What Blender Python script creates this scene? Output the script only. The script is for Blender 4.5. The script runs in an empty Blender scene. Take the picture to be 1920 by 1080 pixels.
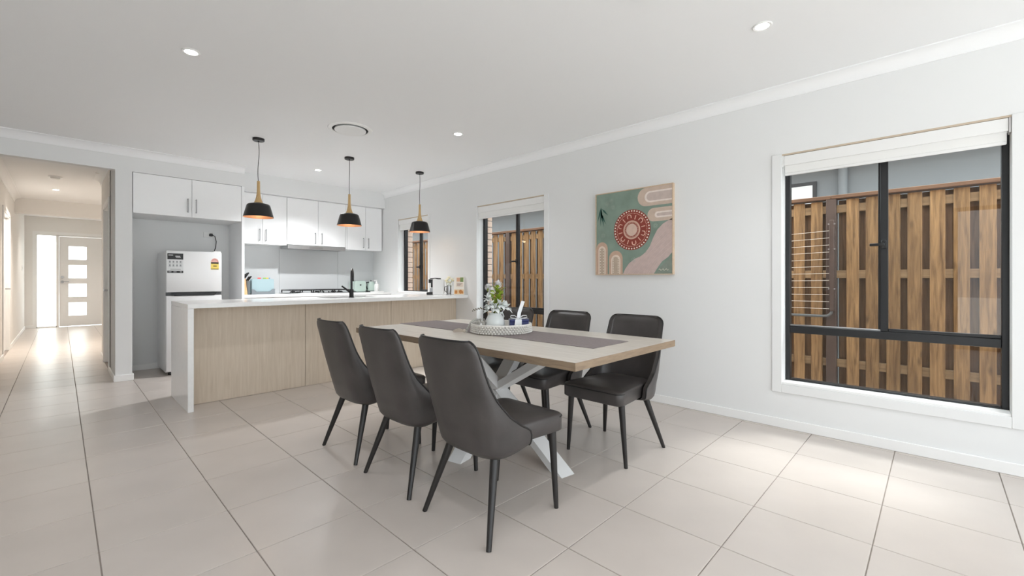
import bpy, bmesh, math, random
from mathutils import Vector, Matrix
random.seed(7)
PI = math.pi
S = bpy.context.scene
C = S.collection

# ------------------------------------------------------------------ camera
CAM_H = 1.15
cam_d = bpy.data.cameras.new('camera')
cam_d.sensor_width = 36.0
cam_d.lens = 820.0 / 1920.0 * 36.0
cam_d.shift_y = -16.0 / 1920.0
cam_d.clip_start = 0.05
cam_d.clip_end = 200
cam = bpy.data.objects.new('camera', cam_d)
C.objects.link(cam)
cam.location = (0, 0, CAM_H)
cam.rotation_euler = (PI / 2, 0, -math.radians(45.9))
S.camera = cam

# ------------------------------------------------------------------ world: bright overcast sky, brighter towards the zenith
SKY = 4.2
wd = bpy.data.worlds.new('overcast_sky')
S.world = wd
wd.use_nodes = True
nt = wd.node_tree
nt.nodes.clear()
n_out = nt.nodes.new('ShaderNodeOutputWorld')
n_bg = nt.nodes.new('ShaderNodeBackground')
n_tc = nt.nodes.new('ShaderNodeTexCoord')
n_sp = nt.nodes.new('ShaderNodeSeparateXYZ')
n_mr = nt.nodes.new('ShaderNodeMapRange')
n_mr.inputs['From Min'].default_value = 0.0
n_mr.inputs['From Max'].default_value = 1.0
n_mr.inputs['To Min'].default_value = 0.40
n_mr.inputs['To Max'].default_value = 1.10
n_mu = nt.nodes.new('ShaderNodeMath'); n_mu.operation = 'MULTIPLY'
n_mu.inputs[1].default_value = SKY
n_bg.inputs['Color'].default_value = (0.88, 0.95, 1.0, 1)
nt.links.new(n_tc.outputs['Generated'], n_sp.inputs[0])
nt.links.new(n_sp.outputs['Z'], n_mr.inputs['Value'])
nt.links.new(n_mr.outputs[0], n_mu.inputs[0])
nt.links.new(n_mu.outputs[0], n_bg.inputs['Strength'])
nt.links.new(n_bg.outputs[0], n_out.inputs[0])

# ------------------------------------------------------------------ daylight; the unseen rear and left openings are added to let it in
def area_light(name, loc, rot, sx, sy, power, col=(1, 1, 1), portal=False):
    l = bpy.data.lights.new(name, 'AREA')
    l.shape = 'RECTANGLE'; l.size = sx; l.size_y = sy
    l.energy = power; l.color = col
    if portal:
        l.cycles.is_portal = True
    o = bpy.data.objects.new(name, l)
    C.objects.link(o)
    o.location = loc; o.rotation_euler = rot
    return o

# hazy sun, high over the neighbouring roof, entering by the window wall
sun_d = bpy.data.lights.new('hazy_sun', 'SUN')
sun_d.energy = 2.8
sun_d.angle = math.radians(24)
sun_d.color = (1.0, 0.98, 0.955)
sun = bpy.data.objects.new('hazy_sun', sun_d)
C.objects.link(sun)
sun.rotation_euler = Vector((-0.60, 0.20, -0.86)).to_track_quat('-Z', 'Y').to_euler()

REAR_Y = -2.8
LEFT_X = -2.2
area_light('rear_opening_portal', (0.85, REAR_Y - 0.02, 1.24), (PI / 2, 0, 0), 5.7, 2.42, 1, portal=True)
area_light('left_opening_portal', (LEFT_X - 0.02, -0.9, 1.18), (0, -PI / 2, 0), 2.3, 1.4, 1, portal=True)
area_light('window_portal_dining', (4.07, 0.27, 1.22), (0, PI / 2, 0), 1.78, 1.18, 1, portal=True)
area_light('window_portal_middle', (4.07, 3.84, 1.22), (0, PI / 2, 0), 1.78, 1.18, 1, portal=True)

# ------------------------------------------------------------------ exposure
vs = S.view_settings
vs.view_transform = 'Standard'
vs.look = 'None'
vs.exposure = 0.78
vs.gamma = 1.0
vs.use_curve_mapping = False
S.cycles.use_denoising = True
S.cycles.max_bounces = 14
S.cycles.diffuse_bounces = 8
S.cycles.transparent_max_bounces = 16
S.cycles.sample_clamp_indirect = 8.0
S.cycles.caustics_reflective = False
S.cycles.caustics_refractive = False

# ------------------------------------------------------------------ materials
def lin(r, g, b):
    def f(c):
        c /= 255.0
        return c / 12.92 if c <= 0.04045 else ((c + 0.055) / 1.055) ** 2.4
    return (f(r), f(g), f(b), 1.0)

MATS = {}
def mat(name, rgb, rough=0.5, metal=0.0, spec=0.5, bump=None, var=None, emit=None, coat=0.0):
    """plain principled; var=(scale, amount) subtle tone variation; bump=(scale, strength)"""
    if name in MATS:
        return MATS[name]
    m = bpy.data.materials.new(name)
    m.use_nodes = True
    t = m.node_tree
    b = t.nodes['Principled BSDF']
    col = lin(*rgb)
    b.inputs['Base Color'].default_value = col
    b.inputs['Roughness'].default_value = rough
    b.inputs['Metallic'].default_value = metal
    b.inputs['Specular IOR Level'].default_value = spec
    if coat:
        b.inputs['Coat Weight'].default_value = coat
        b.inputs['Coat Roughness'].default_value = 0.1
    if emit:
        b.inputs['Emission Color'].default_value = (*emit[0], 1)
        b.inputs['Emission Strength'].default_value = emit[1]
    tc = t.nodes.new('ShaderNodeTexCoord')
    if var:
        n = t.nodes.new('ShaderNodeTexNoise')
        n.inputs['Scale'].default_value = var[0]
        n.inputs['Detail'].default_value = 5
        r = t.nodes.new('ShaderNodeMapRange')
        r.inputs['From Min'].default_value = 0.3
        r.inputs['From Max'].default_value = 0.7
        r.inputs['To Min'].default_value = 1 - var[1]
        r.inputs['To Max'].default_value = 1 + var[1]
        mx = t.nodes.new('ShaderNodeMix'); mx.data_type = 'RGBA'; mx.blend_type = 'MULTIPLY'
        mx.inputs['Factor'].default_value = 1
        mx.inputs['A'].default_value = col
        t.links.new(tc.outputs['Object'], n.inputs['Vector'])
        t.links.new(n.outputs['Fac'], r.inputs['Value'])
        t.links.new(r.outputs[0], mx.inputs['B'])
        t.links.new(mx.outputs['Result'], b.inputs['Base Color'])
    if bump:
        n = t.nodes.new('ShaderNodeTexNoise')
        n.inputs['Scale'].default_value = bump[0]
        n.inputs['Detail'].default_value = 4
        bp = t.nodes.new('ShaderNodeBump')
        bp.inputs['Strength'].default_value = bump[1]
        bp.inputs['Distance'].default_value = 0.002
        t.links.new(tc.outputs['Object'], n.inputs['Vector'])
        t.links.new(n.outputs['Fac'], bp.inputs['Height'])
        t.links.new(bp.outputs[0], b.inputs['Normal'])
    MATS[name] = m
    return m

def wood(name, c1, c2, scale, stretch, rough=0.5, per_object=0.0, knots=0.0, spec=0.4):
    """streaky wood, grain along the axis with the small stretch value"""
    if name in MATS:
        return MATS[name]
    m = bpy.data.materials.new(name)
    m.use_nodes = True
    t = m.node_tree
    b = t.nodes['Principled BSDF']
    b.inputs['Roughness'].default_value = rough
    b.inputs['Specular IOR Level'].default_value = spec
    tc = t.nodes.new('ShaderNodeTexCoord')
    oi = t.nodes.new('ShaderNodeObjectInfo')
    add = t.nodes.new('ShaderNodeVectorMath'); add.operation = 'ADD'
    sc = t.nodes.new('ShaderNodeVectorMath'); sc.operation = 'SCALE'
    cx = t.nodes.new('ShaderNodeCombineXYZ')
    for k in range(3):
        t.links.new(oi.outputs['Random'], cx.inputs[k])
    t.links.new(cx.outputs[0], sc.inputs[0])
    sc.inputs['Scale'].default_value = 17.0 if per_object else 0.0
    mp = t.nodes.new('ShaderNodeMapping')
    mp.inputs['Scale'].default_value = stretch
    t.links.new(tc.outputs['Object'], add.inputs[0])
    t.links.new(sc.outputs[0], add.inputs[1])
    t.links.new(add.outputs[0], mp.inputs['Vector'])
    n = t.nodes.new('ShaderNodeTexNoise')
    n.inputs['Scale'].default_value = scale
    n.inputs['Detail'].default_value = 8
    n.inputs['Roughness'].default_value = 0.62
    n.inputs['Distortion'].default_value = 0.5
    t.links.new(mp.outputs[0], n.inputs['Vector'])
    cr = t.nodes.new('ShaderNodeValToRGB')
    cr.color_ramp.elements[0].position = 0.3
    cr.color_ramp.elements[0].color = lin(*c1)
    cr.color_ramp.elements[1].position = 0.72
    cr.color_ramp.elements[1].color = lin(*c2)
    t.links.new(n.outputs['Fac'], cr.inputs['Fac'])
    last = cr.outputs[0]
    if knots:
        v = t.nodes.new('ShaderNodeTexVoronoi')
        v.inputs['Scale'].default_value = 1.0
        mp2 = t.nodes.new('ShaderNodeMapping')
        mp2.inputs['Scale'].default_value = (9, 9, 3.3)
        t.links.new(add.outputs[0], mp2.inputs['Vector'])
        t.links.new(mp2.outputs[0], v.inputs['Vector'])
        r2 = t.nodes.new('ShaderNodeMapRange')
        r2.inputs['From Min'].default_value = 0.04
        r2.inputs['From Max'].default_value = 0.17
        r2.inputs['To Min'].default_value = 1 - knots
        r2.inputs['To Max'].default_value = 1
        t.links.new(v.outputs['Distance'], r2.inputs['Value'])
        mk = t.nodes.new('ShaderNodeMix'); mk.data_type = 'RGBA'; mk.blend_type = 'MULTIPLY'
        mk.inputs['Factor'].default_value = 1
        t.links.new(last, mk.inputs['A'])
        t.links.new(r2.outputs[0], mk.inputs['B'])
        last = mk.outputs['Result']
    if per_object:
        r = t.nodes.new('ShaderNodeMapRange')
        r.inputs['To Min'].default_value = 1 - per_object
        r.inputs['To Max'].default_value = 1 + per_object
        t.links.new(oi.outputs['Random'], r.inputs['Value'])
        mx = t.nodes.new('ShaderNodeMix'); mx.data_type = 'RGBA'; mx.blend_type = 'MULTIPLY'
        mx.inputs['Factor'].default_value = 1
        t.links.new(last, mx.inputs['A'])
        t.links.new(r.outputs[0], mx.inputs['B'])
        last = mx.outputs['Result']
    t.links.new(last, b.inputs['Base Color'])
    bp = t.nodes.new('ShaderNodeBump')
    bp.inputs['Strength'].default_value = 0.15
    bp.inputs['Distance'].default_value = 0.001
    t.links.new(n.outputs['Fac'], bp.inputs['Height'])
    t.links.new(bp.outputs[0], b.inputs['Normal'])
    MATS[name] = m
    return m

def glass(name, tint=(0.93, 0.95, 0.95), refl=0.022, rough=0.0):
    m = bpy.data.materials.new(name)
    m.use_nodes = True
    t = m.node_tree
    t.nodes.clear()
    o = t.nodes.new('ShaderNodeOutputMaterial')
    mx = t.nodes.new('ShaderNodeMixShader')
    tr = t.nodes.new('ShaderNodeBsdfTransparent')
    tr.inputs['Color'].default_value = (*tint, 1)
    gl = t.nodes.new('ShaderNodeBsdfGlossy')
    gl.inputs['Roughness'].default_value = rough
    lw = t.nodes.new('ShaderNodeLayerWeight')
    pw = t.nodes.new('ShaderNodeMath'); pw.operation = 'POWER'
    pw.inputs[1].default_value = 5.0
    ma = t.nodes.new('ShaderNodeMath'); ma.operation = 'MULTIPLY_ADD'
    ma.inputs[1].default_value = 0.9
    ma.inputs[2].default_value = refl
    t.links.new(lw.outputs['Facing'], pw.inputs[0])
    t.links.new(pw.outputs[0], ma.inputs[0])
    t.links.new(ma.outputs[0], mx.inputs[0])
    t.links.new(tr.outputs[0], mx.inputs[1])
    t.links.new(gl.outputs[0], mx.inputs[2])
    t.links.new(mx.outputs[0], o.inputs[0])
    MATS[name] = m
    return m

def frosted(name):
    m = bpy.data.materials.new(name)
    m.use_nodes = True
    t = m.node_tree
    t.nodes.clear()
    o = t.nodes.new('ShaderNodeOutputMaterial')
    mx = t.nodes.new('ShaderNodeMixShader')
    mx.inputs[0].default_value = 0.6
    tr = t.nodes.new('ShaderNodeBsdfTransparent')
    tr.inputs['Color'].default_value = (0.97, 0.97, 0.95, 1)
    tl = t.nodes.new('ShaderNodeBsdfTranslucent')
    tl.inputs['Color'].default_value = (0.97, 0.97, 0.94, 1)
    t.links.new(tr.outputs[0], mx.inputs[1])
    t.links.new(tl.outputs[0], mx.inputs[2])
    t.links.new(mx.outputs[0], o.inputs[0])
    MATS[name] = m
    return m

M_wall = mat('wall_paint', (226, 227, 227), 0.75, bump=(180, 0.05))
M_ceil = mat('ceiling_paint', (238, 239, 240), 0.85)
M_trim = mat('trim_gloss_paint', (236, 236, 235), 0.4)
M_hallwall = mat('hall_wall_paint', (231, 229, 226), 0.75)
M_cab = mat('white_laminate', (240, 241, 242), 0.32)
M_cabin = mat('cabinet_carcass', (226, 226, 226), 0.45)
M_stone = mat('white_stone', (236, 236, 235), 0.18, var=(30, 0.02))
M_tile = mat('porcelain_tile', (194, 185, 178), 0.30, var=(3.2, 0.035), bump=(60, 0.02))
M_grout = mat('grout', (150, 141, 134), 0.85)
M_black = mat('black_metal_frame', (26, 27, 29), 0.4)
M_blacksat = mat('black_satin', (18, 18, 19), 0.35)
M_chrome = mat('brushed_nickel', (170, 170, 172), 0.3, metal=1.0)
M_steel = mat('stainless_steel', (185, 185, 186), 0.35, metal=1.0)
M_leather = mat('charcoal_leather', (66, 62, 61), 0.38, var=(7, 0.20), bump=(350, 0.12))
M_piping = mat('black_piping', (28, 26, 26), 0.45)
M_leg = mat('dark_leg', (30, 27, 26), 0.4)
M_tabletop = wood('washed_oak', (190, 182, 172), (216, 210, 201), 3.0, (14, 1.0, 14), 0.30)
M_edge = wood('oak_edge_band', (126, 108, 90), (152, 132, 110), 5.0, (2, 2, 14), 0.5)
M_panel = wood('pale_oak_laminate', (196, 181, 162), (214, 201, 184), 3.5, (13, 13, 0.7), 0.5)
M_ash = wood('turned_ash', (186, 150, 98), (214, 184, 134), 5, (20, 20, 1.5), 0.45)
M_fence = wood('treated_pine', (92, 68, 43), (166, 132, 90), 4.0, (10, 10, 0.7), 0.75, per_object=0.16, knots=0.55)
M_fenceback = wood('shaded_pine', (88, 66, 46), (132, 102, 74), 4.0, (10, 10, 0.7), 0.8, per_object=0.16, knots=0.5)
M_rail = wood('pine_rail', (128, 104, 76), (168, 142, 108), 4.0, (10, 0.7, 10), 0.8, per_object=0.1)
M_cap = wood('capping_board', (92, 66, 48), (128, 96, 72), 4.0, (10, 0.7, 10), 0.8, per_object=0.08)
M_post = mat('brown_post', (78, 62, 54), 0.7, var=(12, 0.12))
M_brick = mat('blush_brick', (196, 172, 156), 0.85, var=(40, 0.12), bump=(90, 0.4))
M_mortar = mat('mortar', (138, 130, 124), 0.9)
M_render = mat('neighbour_render', (132, 136, 138), 0.85, bump=(120, 0.15))
M_ground = mat('exterior_ground', (212, 210, 206), 0.95, var=(20, 0.15))  # tone lightened so bounced daylight brightens the ceiling
M_blind = mat('blind_fabric', (232, 232, 230), 0.8)
M_glass = glass('window_glass')
M_frost = frosted('frosted_glass')
M_whitemetal = mat('white_powdercoat', (228, 228, 228), 0.4)
M_runner = mat('runner_linen', (132, 122, 122), 0.9, bump=(700, 0.5), var=(60, 0.08))
M_plastic = mat('white_plastic', (232, 232, 231), 0.35)
M_fridge = mat('fridge_white', (228, 229, 230), 0.3)
M_lamp = mat('led_disc', (255, 255, 255), 0.5, emit=((1, 0.97, 0.93), 30.0))
M_bulb = mat('warm_bulb', (255, 230, 200), 0.5, emit=((1, 0.74, 0.48), 7.0))
M_copper = mat('shade_lining', (196, 150, 120), 0.35, metal=0.6)
M_dark = mat('dark_gap', (40, 40, 41), 0.8)
M_splash = mat('grey_glass_splashback', (206, 208, 209), 0.08, spec=0.6)

# ------------------------------------------------------------------ mesh builder
class MB:
    def __init__(self):
        self.v = []; self.f = []
    def add(self, verts, faces):
        o = len(self.v)
        self.v += [tuple(p) for p in verts]
        self.f += [tuple(i + o for i in q) for q in faces]
        return self
    def box(self, x0, x1, y0, y1, z0, z1, bev=0.0, seg=1, rot=None):
        if bev <= 0:
            vs_ = [(x, y, z) for x in (x0, x1) for y in (y0, y1) for z in (z0, z1)]
            fs = [(0, 1, 3, 2), (4, 6, 7, 5), (0, 4, 5, 1), (2, 3, 7, 6), (0, 2, 6, 4), (1, 5, 7, 3)]
        else:
            bm = bmesh.new()
            bmesh.ops.create_cube(bm, size=1)
            for p in bm.verts:
                p.co = Vector(((x0 + x1) / 2 + p.co.x * (x1 - x0), (y0 + y1) / 2 + p.co.y * (y1 - y0), (z0 + z1) / 2 + p.co.z * (z1 - z0)))
            bmesh.ops.bevel(bm, geom=bm.edges[:], offset=bev, segments=seg, affect='EDGES', profile=0.5)
            bm.verts.index_update()
            vs_ = [p.co[:] for p in bm.verts]
            fs = [tuple(q.index for q in f.verts) for f in bm.faces]
            bm.free()
        if rot is not None:
            vs_ = [tuple(rot @ Vector(p)) for p in vs_]
        return self.add(vs_, fs)
    def cyl(self, p0, p1, r0, r1=None, n=16, caps=True):
        r1 = r0 if r1 is None else r1
        p0 = Vector(p0); p1 = Vector(p1)
        d = (p1 - p0).normalized()
        a = d.orthogonal().normalized(); b = d.cross(a)
        vs_ = []
        for p, r in ((p0, r0), (p1, r1)):
            for k in range(n):
                t = 2 * PI * k / n
                vs_.append(p + a * (r * math.cos(t)) + b * (r * math.sin(t)))
        fs = [(k, (k + 1) % n, n + (k + 1) % n, n + k) for k in range(n)]
        if caps:
            fs.append(tuple(range(n - 1, -1, -1))); fs.append(tuple(range(n, 2 * n)))
        return self.add(vs_, fs)
    def lathe(self, prof, n=32, c=(0, 0, 0), sx=1.0, sy=1.0):
        """prof: list of (r, z); r == 0 closes to a point"""
        vs_ = []; rings = []
        for r, z in prof:
            if r <= 1e-6:
                rings.append([len(vs_)]); vs_.append((c[0], c[1], c[2] + z))
            else:
                rings.append(list(range(len(vs_), len(vs_) + n)))
                for k in range(n):
                    t = 2 * PI * k / n
                    vs_.append((c[0] + sx * r * math.cos(t), c[1] + sy * r * math.sin(t), c[2] + z))
        fs = []
        for A, B in zip(rings, rings[1:]):
            if len(A) == 1 and len(B) == 1:
                continue
            for k in range(n):
                k2 = (k + 1) % n
                if len(A) == 1:
                    fs.append((A[0], B[k2], B[k]))
                elif len(B) == 1:
                    fs.append((A[k], A[k2], B[0]))
                else:
                    fs.append((A[k], A[k2], B[k2], B[k]))
        return self.add(vs_, fs)
    def tube(self, pts, r, n=8, closed=False, caps=True):
        pts = [Vector(p) for p in pts]
        m = len(pts)
        rr = r if isinstance(r, (list, tuple)) else [r] * m
        vs_ = []
        prev = None
        for i, p in enumerate(pts):
            if closed:
                d = (pts[(i + 1) % m] - pts[i - 1]).normalized()
            else:
                d = (pts[min(i + 1, m - 1)] - pts[max(i - 1, 0)]).normalized()
            if prev is None:
                a = d.orthogonal().normalized()
            else:
                a = (prev - d * prev.dot(d))
                a = a.normalized() if a.length > 1e-6 else d.orthogonal().normalized()
            prev = a
            b = d.cross(a)
            for k in range(n):
                t = 2 * PI * k / n
                vs_.append(p + a * (rr[i] * math.cos(t)) + b * (rr[i] * math.sin(t)))
        fs = []
        for i in range(m if closed else m - 1):
            j = (i + 1) % m
            for k in range(n):
                k2 = (k + 1) % n
                fs.append((i * n + k, i * n + k2, j * n + k2, j * n + k))
        if caps and not closed:
            fs.append(tuple(range(n - 1, -1, -1)))
            fs.append(tuple(range((m - 1) * n, m * n)))
        return self.add(vs_, fs)
    def prism(self, pts, n_vec):
        """extrude a 3D polygon along n_vec"""
        n = len(pts)
        nv = Vector(n_vec)
        vs_ = [Vector(p) for p in pts] + [Vector(p) + nv for p in pts]
        fs = [tuple(range(n - 1, -1, -1)), tuple(range(n, 2 * n))]
        fs += [(k, (k + 1) % n, n + (k + 1) % n, n + k) for k in range(n)]
        return self.add(vs_, fs)
    def ball(self, c, r, n=10, m=6, sz=1.0):
        prof = [(r * math.sin(PI * k / m), -r * sz * math.cos(PI * k / m)) for k in range(m + 1)]
        prof[0] = (0, -r * sz); prof[-1] = (0, r * sz)
        return self.lathe(prof, n, c)
    def build(self, name, m, parent=None, smooth=True, angle=38, data_only=False):
        me = bpy.data.meshes.new(name)
        me.from_pydata(self.v, [], self.f)
        bm = bmesh.new(); bm.from_mesh(me)
        bmesh.ops.recalc_face_normals(bm, faces=bm.faces[:])
        if smooth:
            for f in bm.faces:
                f.smooth = True
            ca = math.radians(angle)
            for e in bm.edges:
                if len(e.link_faces) == 2:
                    e.smooth = e.calc_face_angle(0) < ca
                else:
                    e.smooth = False
        bm.to_mesh(me); bm.free()
        me.materials.append(m)
        if data_only:
            return me
        o = bpy.data.objects.new(name, me)
        C.objects.link(o)
        if parent is not None:
            o.parent = parent
        return o

def empty(name, loc=(0, 0, 0), rz=0.0, parent=None):
    o = bpy.data.objects.new(name, None)
    C.objects.link(o)
    o.location = loc
    o.rotation_euler = (0, 0, rz)
    o.empty_display_size = 0.1
    if parent is not None:
        o.parent = parent
    return o

def tag(o, label, cat, group=None):
    o['label'] = label
    o['category'] = cat
    if group:
        o['group'] = group
    return o

def struct(o, label=None):
    o['kind'] = 'structure'
    if label:
        o['label'] = label
    return o

def thing(name, label, cat, loc=(0, 0, 0), rz=0.0, group=None):
    return tag(empty(name, loc, rz), label, cat, group)

def inst(name, me, parent, loc=(0, 0, 0), rot=None, label=None):
    o = bpy.data.objects.new(name, me)
    C.objects.link(o)
    o.parent = parent
    o.location = loc
    if rot:
        o.rotation_euler = rot
    if label:
        o['label'] = label
    return o

def copy_tree(o, parent=None):
    c = o.copy()
    C.objects.link(c)
    c.parent = parent
    for ch in list(o.children):
        copy_tree(ch, c)
    return c

def rrect(x0, x1, y0, y1, r, seg=6):
    """rounded rectangle outline (2D); r may be a 4-list: (x1,y1),(x0,y1),(x0,y0),(x1,y0)"""
    rr = r if isinstance(r, (list, tuple)) else [r] * 4
    pts = []
    for (cx, cy, a0), q in zip(((x1, y1, 0), (x0, y1, PI / 2), (x0, y0, PI), (x1, y0, 1.5 * PI)), rr):
        ox = cx - q if cx == x1 else cx + q
        oy = cy - q if cy == y1 else cy + q
        for k in range(seg + 1):
            t = a0 + PI / 2 * k / seg
            pts.append((ox + q * math.cos(t), oy + q * math.sin(t)))
    return pts

# ================================================================== STRUCTURE
XW = 3.9          # inner face of the window wall
ZC = 2.635        # ceiling
YB = 7.25         # kitchen back wall
YF = 6.60         # plane of hall opening, pillar and fridge cabinet
HXL, HXR = -0.586, 0.425   # hall side walls
HZ = 2.385        # hall opening height
YE = 15.2         # entry wall
HEND = 8.95       # where the right hall wall ends and the entry widens

# ---- floor: slab with single tiles
fl = struct(empty('floor'), 'pale porcelain tile floor')
mb = MB().box(LEFT_X, XW + 0.1, REAR_Y, YB, -0.12, -0.004)
mb.box(HXL - 0.1, 1.5, YB, YE + 0.1, -0.12, -0.004)
mb.build('grout_bed', M_grout, fl, smooth=False)
PT = 0.467; X0 = 0.112; Y0 = 0.664; G = 0.0022
tile_cache = {}
def tile_mesh(w, d):
    key = (round(w, 3), round(d, 3))
    if key not in tile_cache:
        tile_cache[key] = MB().box(-w / 2, w / 2, -d / 2, d / 2, -0.009, 0.0, 0.0014).build('tile', M_tile, smooth=False, data_only=True)
    return tile_cache[key]
def lay(xa, xb, ya, yb, hidden=None):
    out = 0
    i0 = math.floor((xa - X0) / PT); i1 = math.ceil((xb - X0) / PT)
    j0 = math.floor((ya - Y0) / PT); j1 = math.ceil((yb - Y0) / PT)
    for i in range(i0, i1):
        for j in range(j0, j1):
            x0 = max(xa, X0 + i * PT + G); x1 = min(xb, X0 + (i + 1) * PT - G)
            y0 = max(ya, Y0 + j * PT + G); y1 = min(yb, Y0 + (j + 1) * PT - G)
            if x1 - x0 < 0.02 or y1 - y0 < 0.02:
                continue
            if hidden is not None:
                hidden.box(x0, x1, y0, y1, -0.009, 0.0)
            else:
                o = inst('tile', tile_mesh(x1 - x0, y1 - y0), fl, ((x0 + x1) / 2, (y0 + y1) / 2, 0))
                o.rotation_euler = (0, 0, random.choice((0, PI)))
XS = X0 - PT * 2      # tiles left of here are out of the picture
lay(XS + G, XW - 0.001, Y0 - 3 * PT + G, YF)
lay(HXR + 0.145, XW - 0.001, YF, YB - 0.001)
lay(HXL + 0.001, HXR - 0.001, YF, HEND)
lay(HXL + 0.001, 1.4, HEND, YE)
rest = MB()
lay(LEFT_X, XS - G, REAR_Y, YF, rest)
lay(XS + G, XW - 0.001, REAR_Y, Y0 - 3 * PT - G, rest)
r = rest.build('tiles_behind', M_tile, fl, smooth=False)
r['kind'] = 'stuff'

# ---- ceiling
mb = MB().box(LEFT_X, XW, REAR_Y, YF, ZC, ZC + 0.12)
mb.box(HXR + 0.1, XW, YF, YB, ZC, ZC + 0.12)
mb.box(HXL, 1.4, YF, YE, ZC + 0.0, ZC + 0.12)
ceil = struct(mb.build('ceiling', M_ceil, smooth=False), 'flat white ceiling')

# ---- window wall with three openings
WIN = [(-0.321, 0.859, 0.340, 2.122), (3.255, 4.430, 0.340, 2.135), (5.557, 6.405, 0.940, 2.142)]
def wall_with_openings(x0, x1, ya, yb, z0, z1, ops, mb):
    y = ya
    for (a, b, c, d) in sorted(ops):
        mb.box(x0, x1, y, a, z0, z1)
        mb.box(x0, x1, a, b, z0, c)
        mb.box(x0, x1, a, b, d, z1)
        y = b
    mb.box(x0, x1, y, yb, z0, z1)
mb = MB()
wall_with_openings(XW, XW + 0.11, REAR_Y - 0.1, YB + 0.1, 0, ZC, WIN, mb)
struct(mb.build('wall_right', M_wall, smooth=False), 'white plaster wall with three black-framed windows')

# outer brick skin, jamb bricks laid one by one where they show through the glass
BX0, BX1 = XW + 0.165, XW + 0.275
ext = struct(empty('wall_exterior'), 'blush brick outer skin')
mb = MB()
BO = [(a - 0.0, b + 0.115, c - 0.02, d) for (a, b, c, d) in WIN]
wall_with_openings(BX0, BX1, REAR_Y - 0.1, YE, -0.2, 2.75, BO, mb)
mb.build('brick_skin', M_brick, ext, smooth=False)
bk = MB().box(-0.055, 0.055, 0.0, 0.113, -0.038, 0.038, 0.003).build('brick', M_brick, smooth=False, data_only=True)
for (a, b, c, d) in WIN:
    MB().box(BX0 + 0.006, BX1 - 0.006, b + 0.006, b + 0.115, c - 0.02, d).build('mortar', M_mortar, ext, smooth=False)
    z = c - 0.02 + 0.045
    while z < d - 0.03:
        inst('brick', bk, ext, ((BX0 + BX1) / 2, b, z))
        z += 0.086
    # head of the cavity between lining and bricks
    MB().box(XW + 0.11, BX0, a - 0.05, b + 0.05, d + 0.002, d + 0.05).box(XW + 0.11, BX0, a - 0.05, b + 0.05, c - 0.08, c - 0.022) \
        .box(XW + 0.11, BX0, a - 0.06, a - 0.004, c - 0.08, d + 0.05).box(XW + 0.11, BX0, b + 0.004, b + 0.06, c - 0.08, d + 0.05) \
        .build('cavity_closer', M_mortar, ext, smooth=False)

# ---- other walls
mb = MB().box(HXR + 0.0, XW, YB, YB + 0.1, 0, ZC)
struct(mb.build('wall_back', M_wall, smooth=False), 'white wall behind kitchen and fridge')
# wall plane at the hall opening + header + pillar + bulkheads
mb = MB().box(LEFT_X - 0.1, HXL, YF, YF + 0.1, 0, ZC)
mb.box(HXL, HXR, YF, YF + 0.1, HZ, ZC)
struct(mb.build('wall_front', M_wall, smooth=False), 'white wall with square opening to the hall')
mb = MB().box(HXR, HXR + 0.145, YF, YB + 0.1, 0, ZC)
struct(mb.build('wall_pillar', M_wall, smooth=False), 'narrow white wall end between hall and fridge recess')
mb = MB().box(HXR + 0.145, 1.70, YF, YB, HZ, ZC)
struct(mb.build('wall_bulkhead_fridge', M_wall, smooth=False))
mb = MB().box(1.70, XW, 6.84, YB, 2.375, ZC)
struct(mb.build('wall_bulkhead_kitchen', M_wall, smooth=False))
# left + rear walls of the living area, with wide unseen openings added for daylight
mb = MB().box(LEFT_X - 0.1, LEFT_X, -1.7 - 1.1, -1.6, 0, ZC).box(LEFT_X - 0.1, LEFT_X, -0.2, YF, 0, ZC).box(LEFT_X - 0.1, LEFT_X, -1.6, -0.2, 2.33, ZC)
struct(mb.build('wall_left', M_wall, smooth=False))
mb = MB().box(LEFT_X - 0.1, -2.0, REAR_Y - 0.1, REAR_Y, 0, ZC).box(3.7, XW, REAR_Y - 0.1, REAR_Y, 0, ZC).box(-2.0, 3.7, REAR_Y - 0.1, REAR_Y, 2.45, ZC)
struct(mb.build('wall_rear', M_wall, smooth=False))

# ---- hall
DL0, DL1 = 9.72, 10.86        # door in the left hall wall
mb = MB().box(HXL - 0.1, HXL, YF + 0.1, DL0, 0, ZC).box(HXL - 0.1, HXL, DL1, YE, 0, ZC).box(HXL - 0.1, HXL, DL0, DL1, 2.16, ZC)
struct(mb.build('wall_hall_left', M_hallwall, smooth=False))
DR0, DR1 = 7.47, 8.32         # door opening in the right hall wall
mb = MB().box(HXR, HXR + 0.1, YB + 0.1, DR0, 0, ZC).box(HXR, HXR + 0.1, DR1, HEND, 0, ZC).box(HXR, HXR + 0.1, DR0, DR1, 2.12, ZC)
mb.box(HXR + 0.1, 1.4, HEND - 0.1, HEND, 0, ZC).box(1.4, 1.5, HEND - 0.1, YE, 0, ZC)
struct(mb.build('wall_hall_right', M_hallwall, smooth=False))
mb = MB().box(HXL, 1.4, 11.96, 12.12, 2.36, ZC)
struct(mb.build('wall_hall_bulkhead', M_hallwall, smooth=False))
# entry wall: sidelight + door opening
SX0, SX1 = -0.40, -0.065
DX0, DX1 = -0.045, 0.86
mb = MB().box(HXL - 0.1, SX0, YE, YE + 0.12, 0, ZC).box(DX1 + 0.02, 1.5, YE, YE + 0.12, 0, ZC).box(SX0, DX1 + 0.02, YE, YE + 0.12, 2.225, ZC)
mb.box(SX1, DX0, YE, YE + 0.12, 0, 2.225)
struct(mb.build('wall_entry', M_hallwall, smooth=False))

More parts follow.
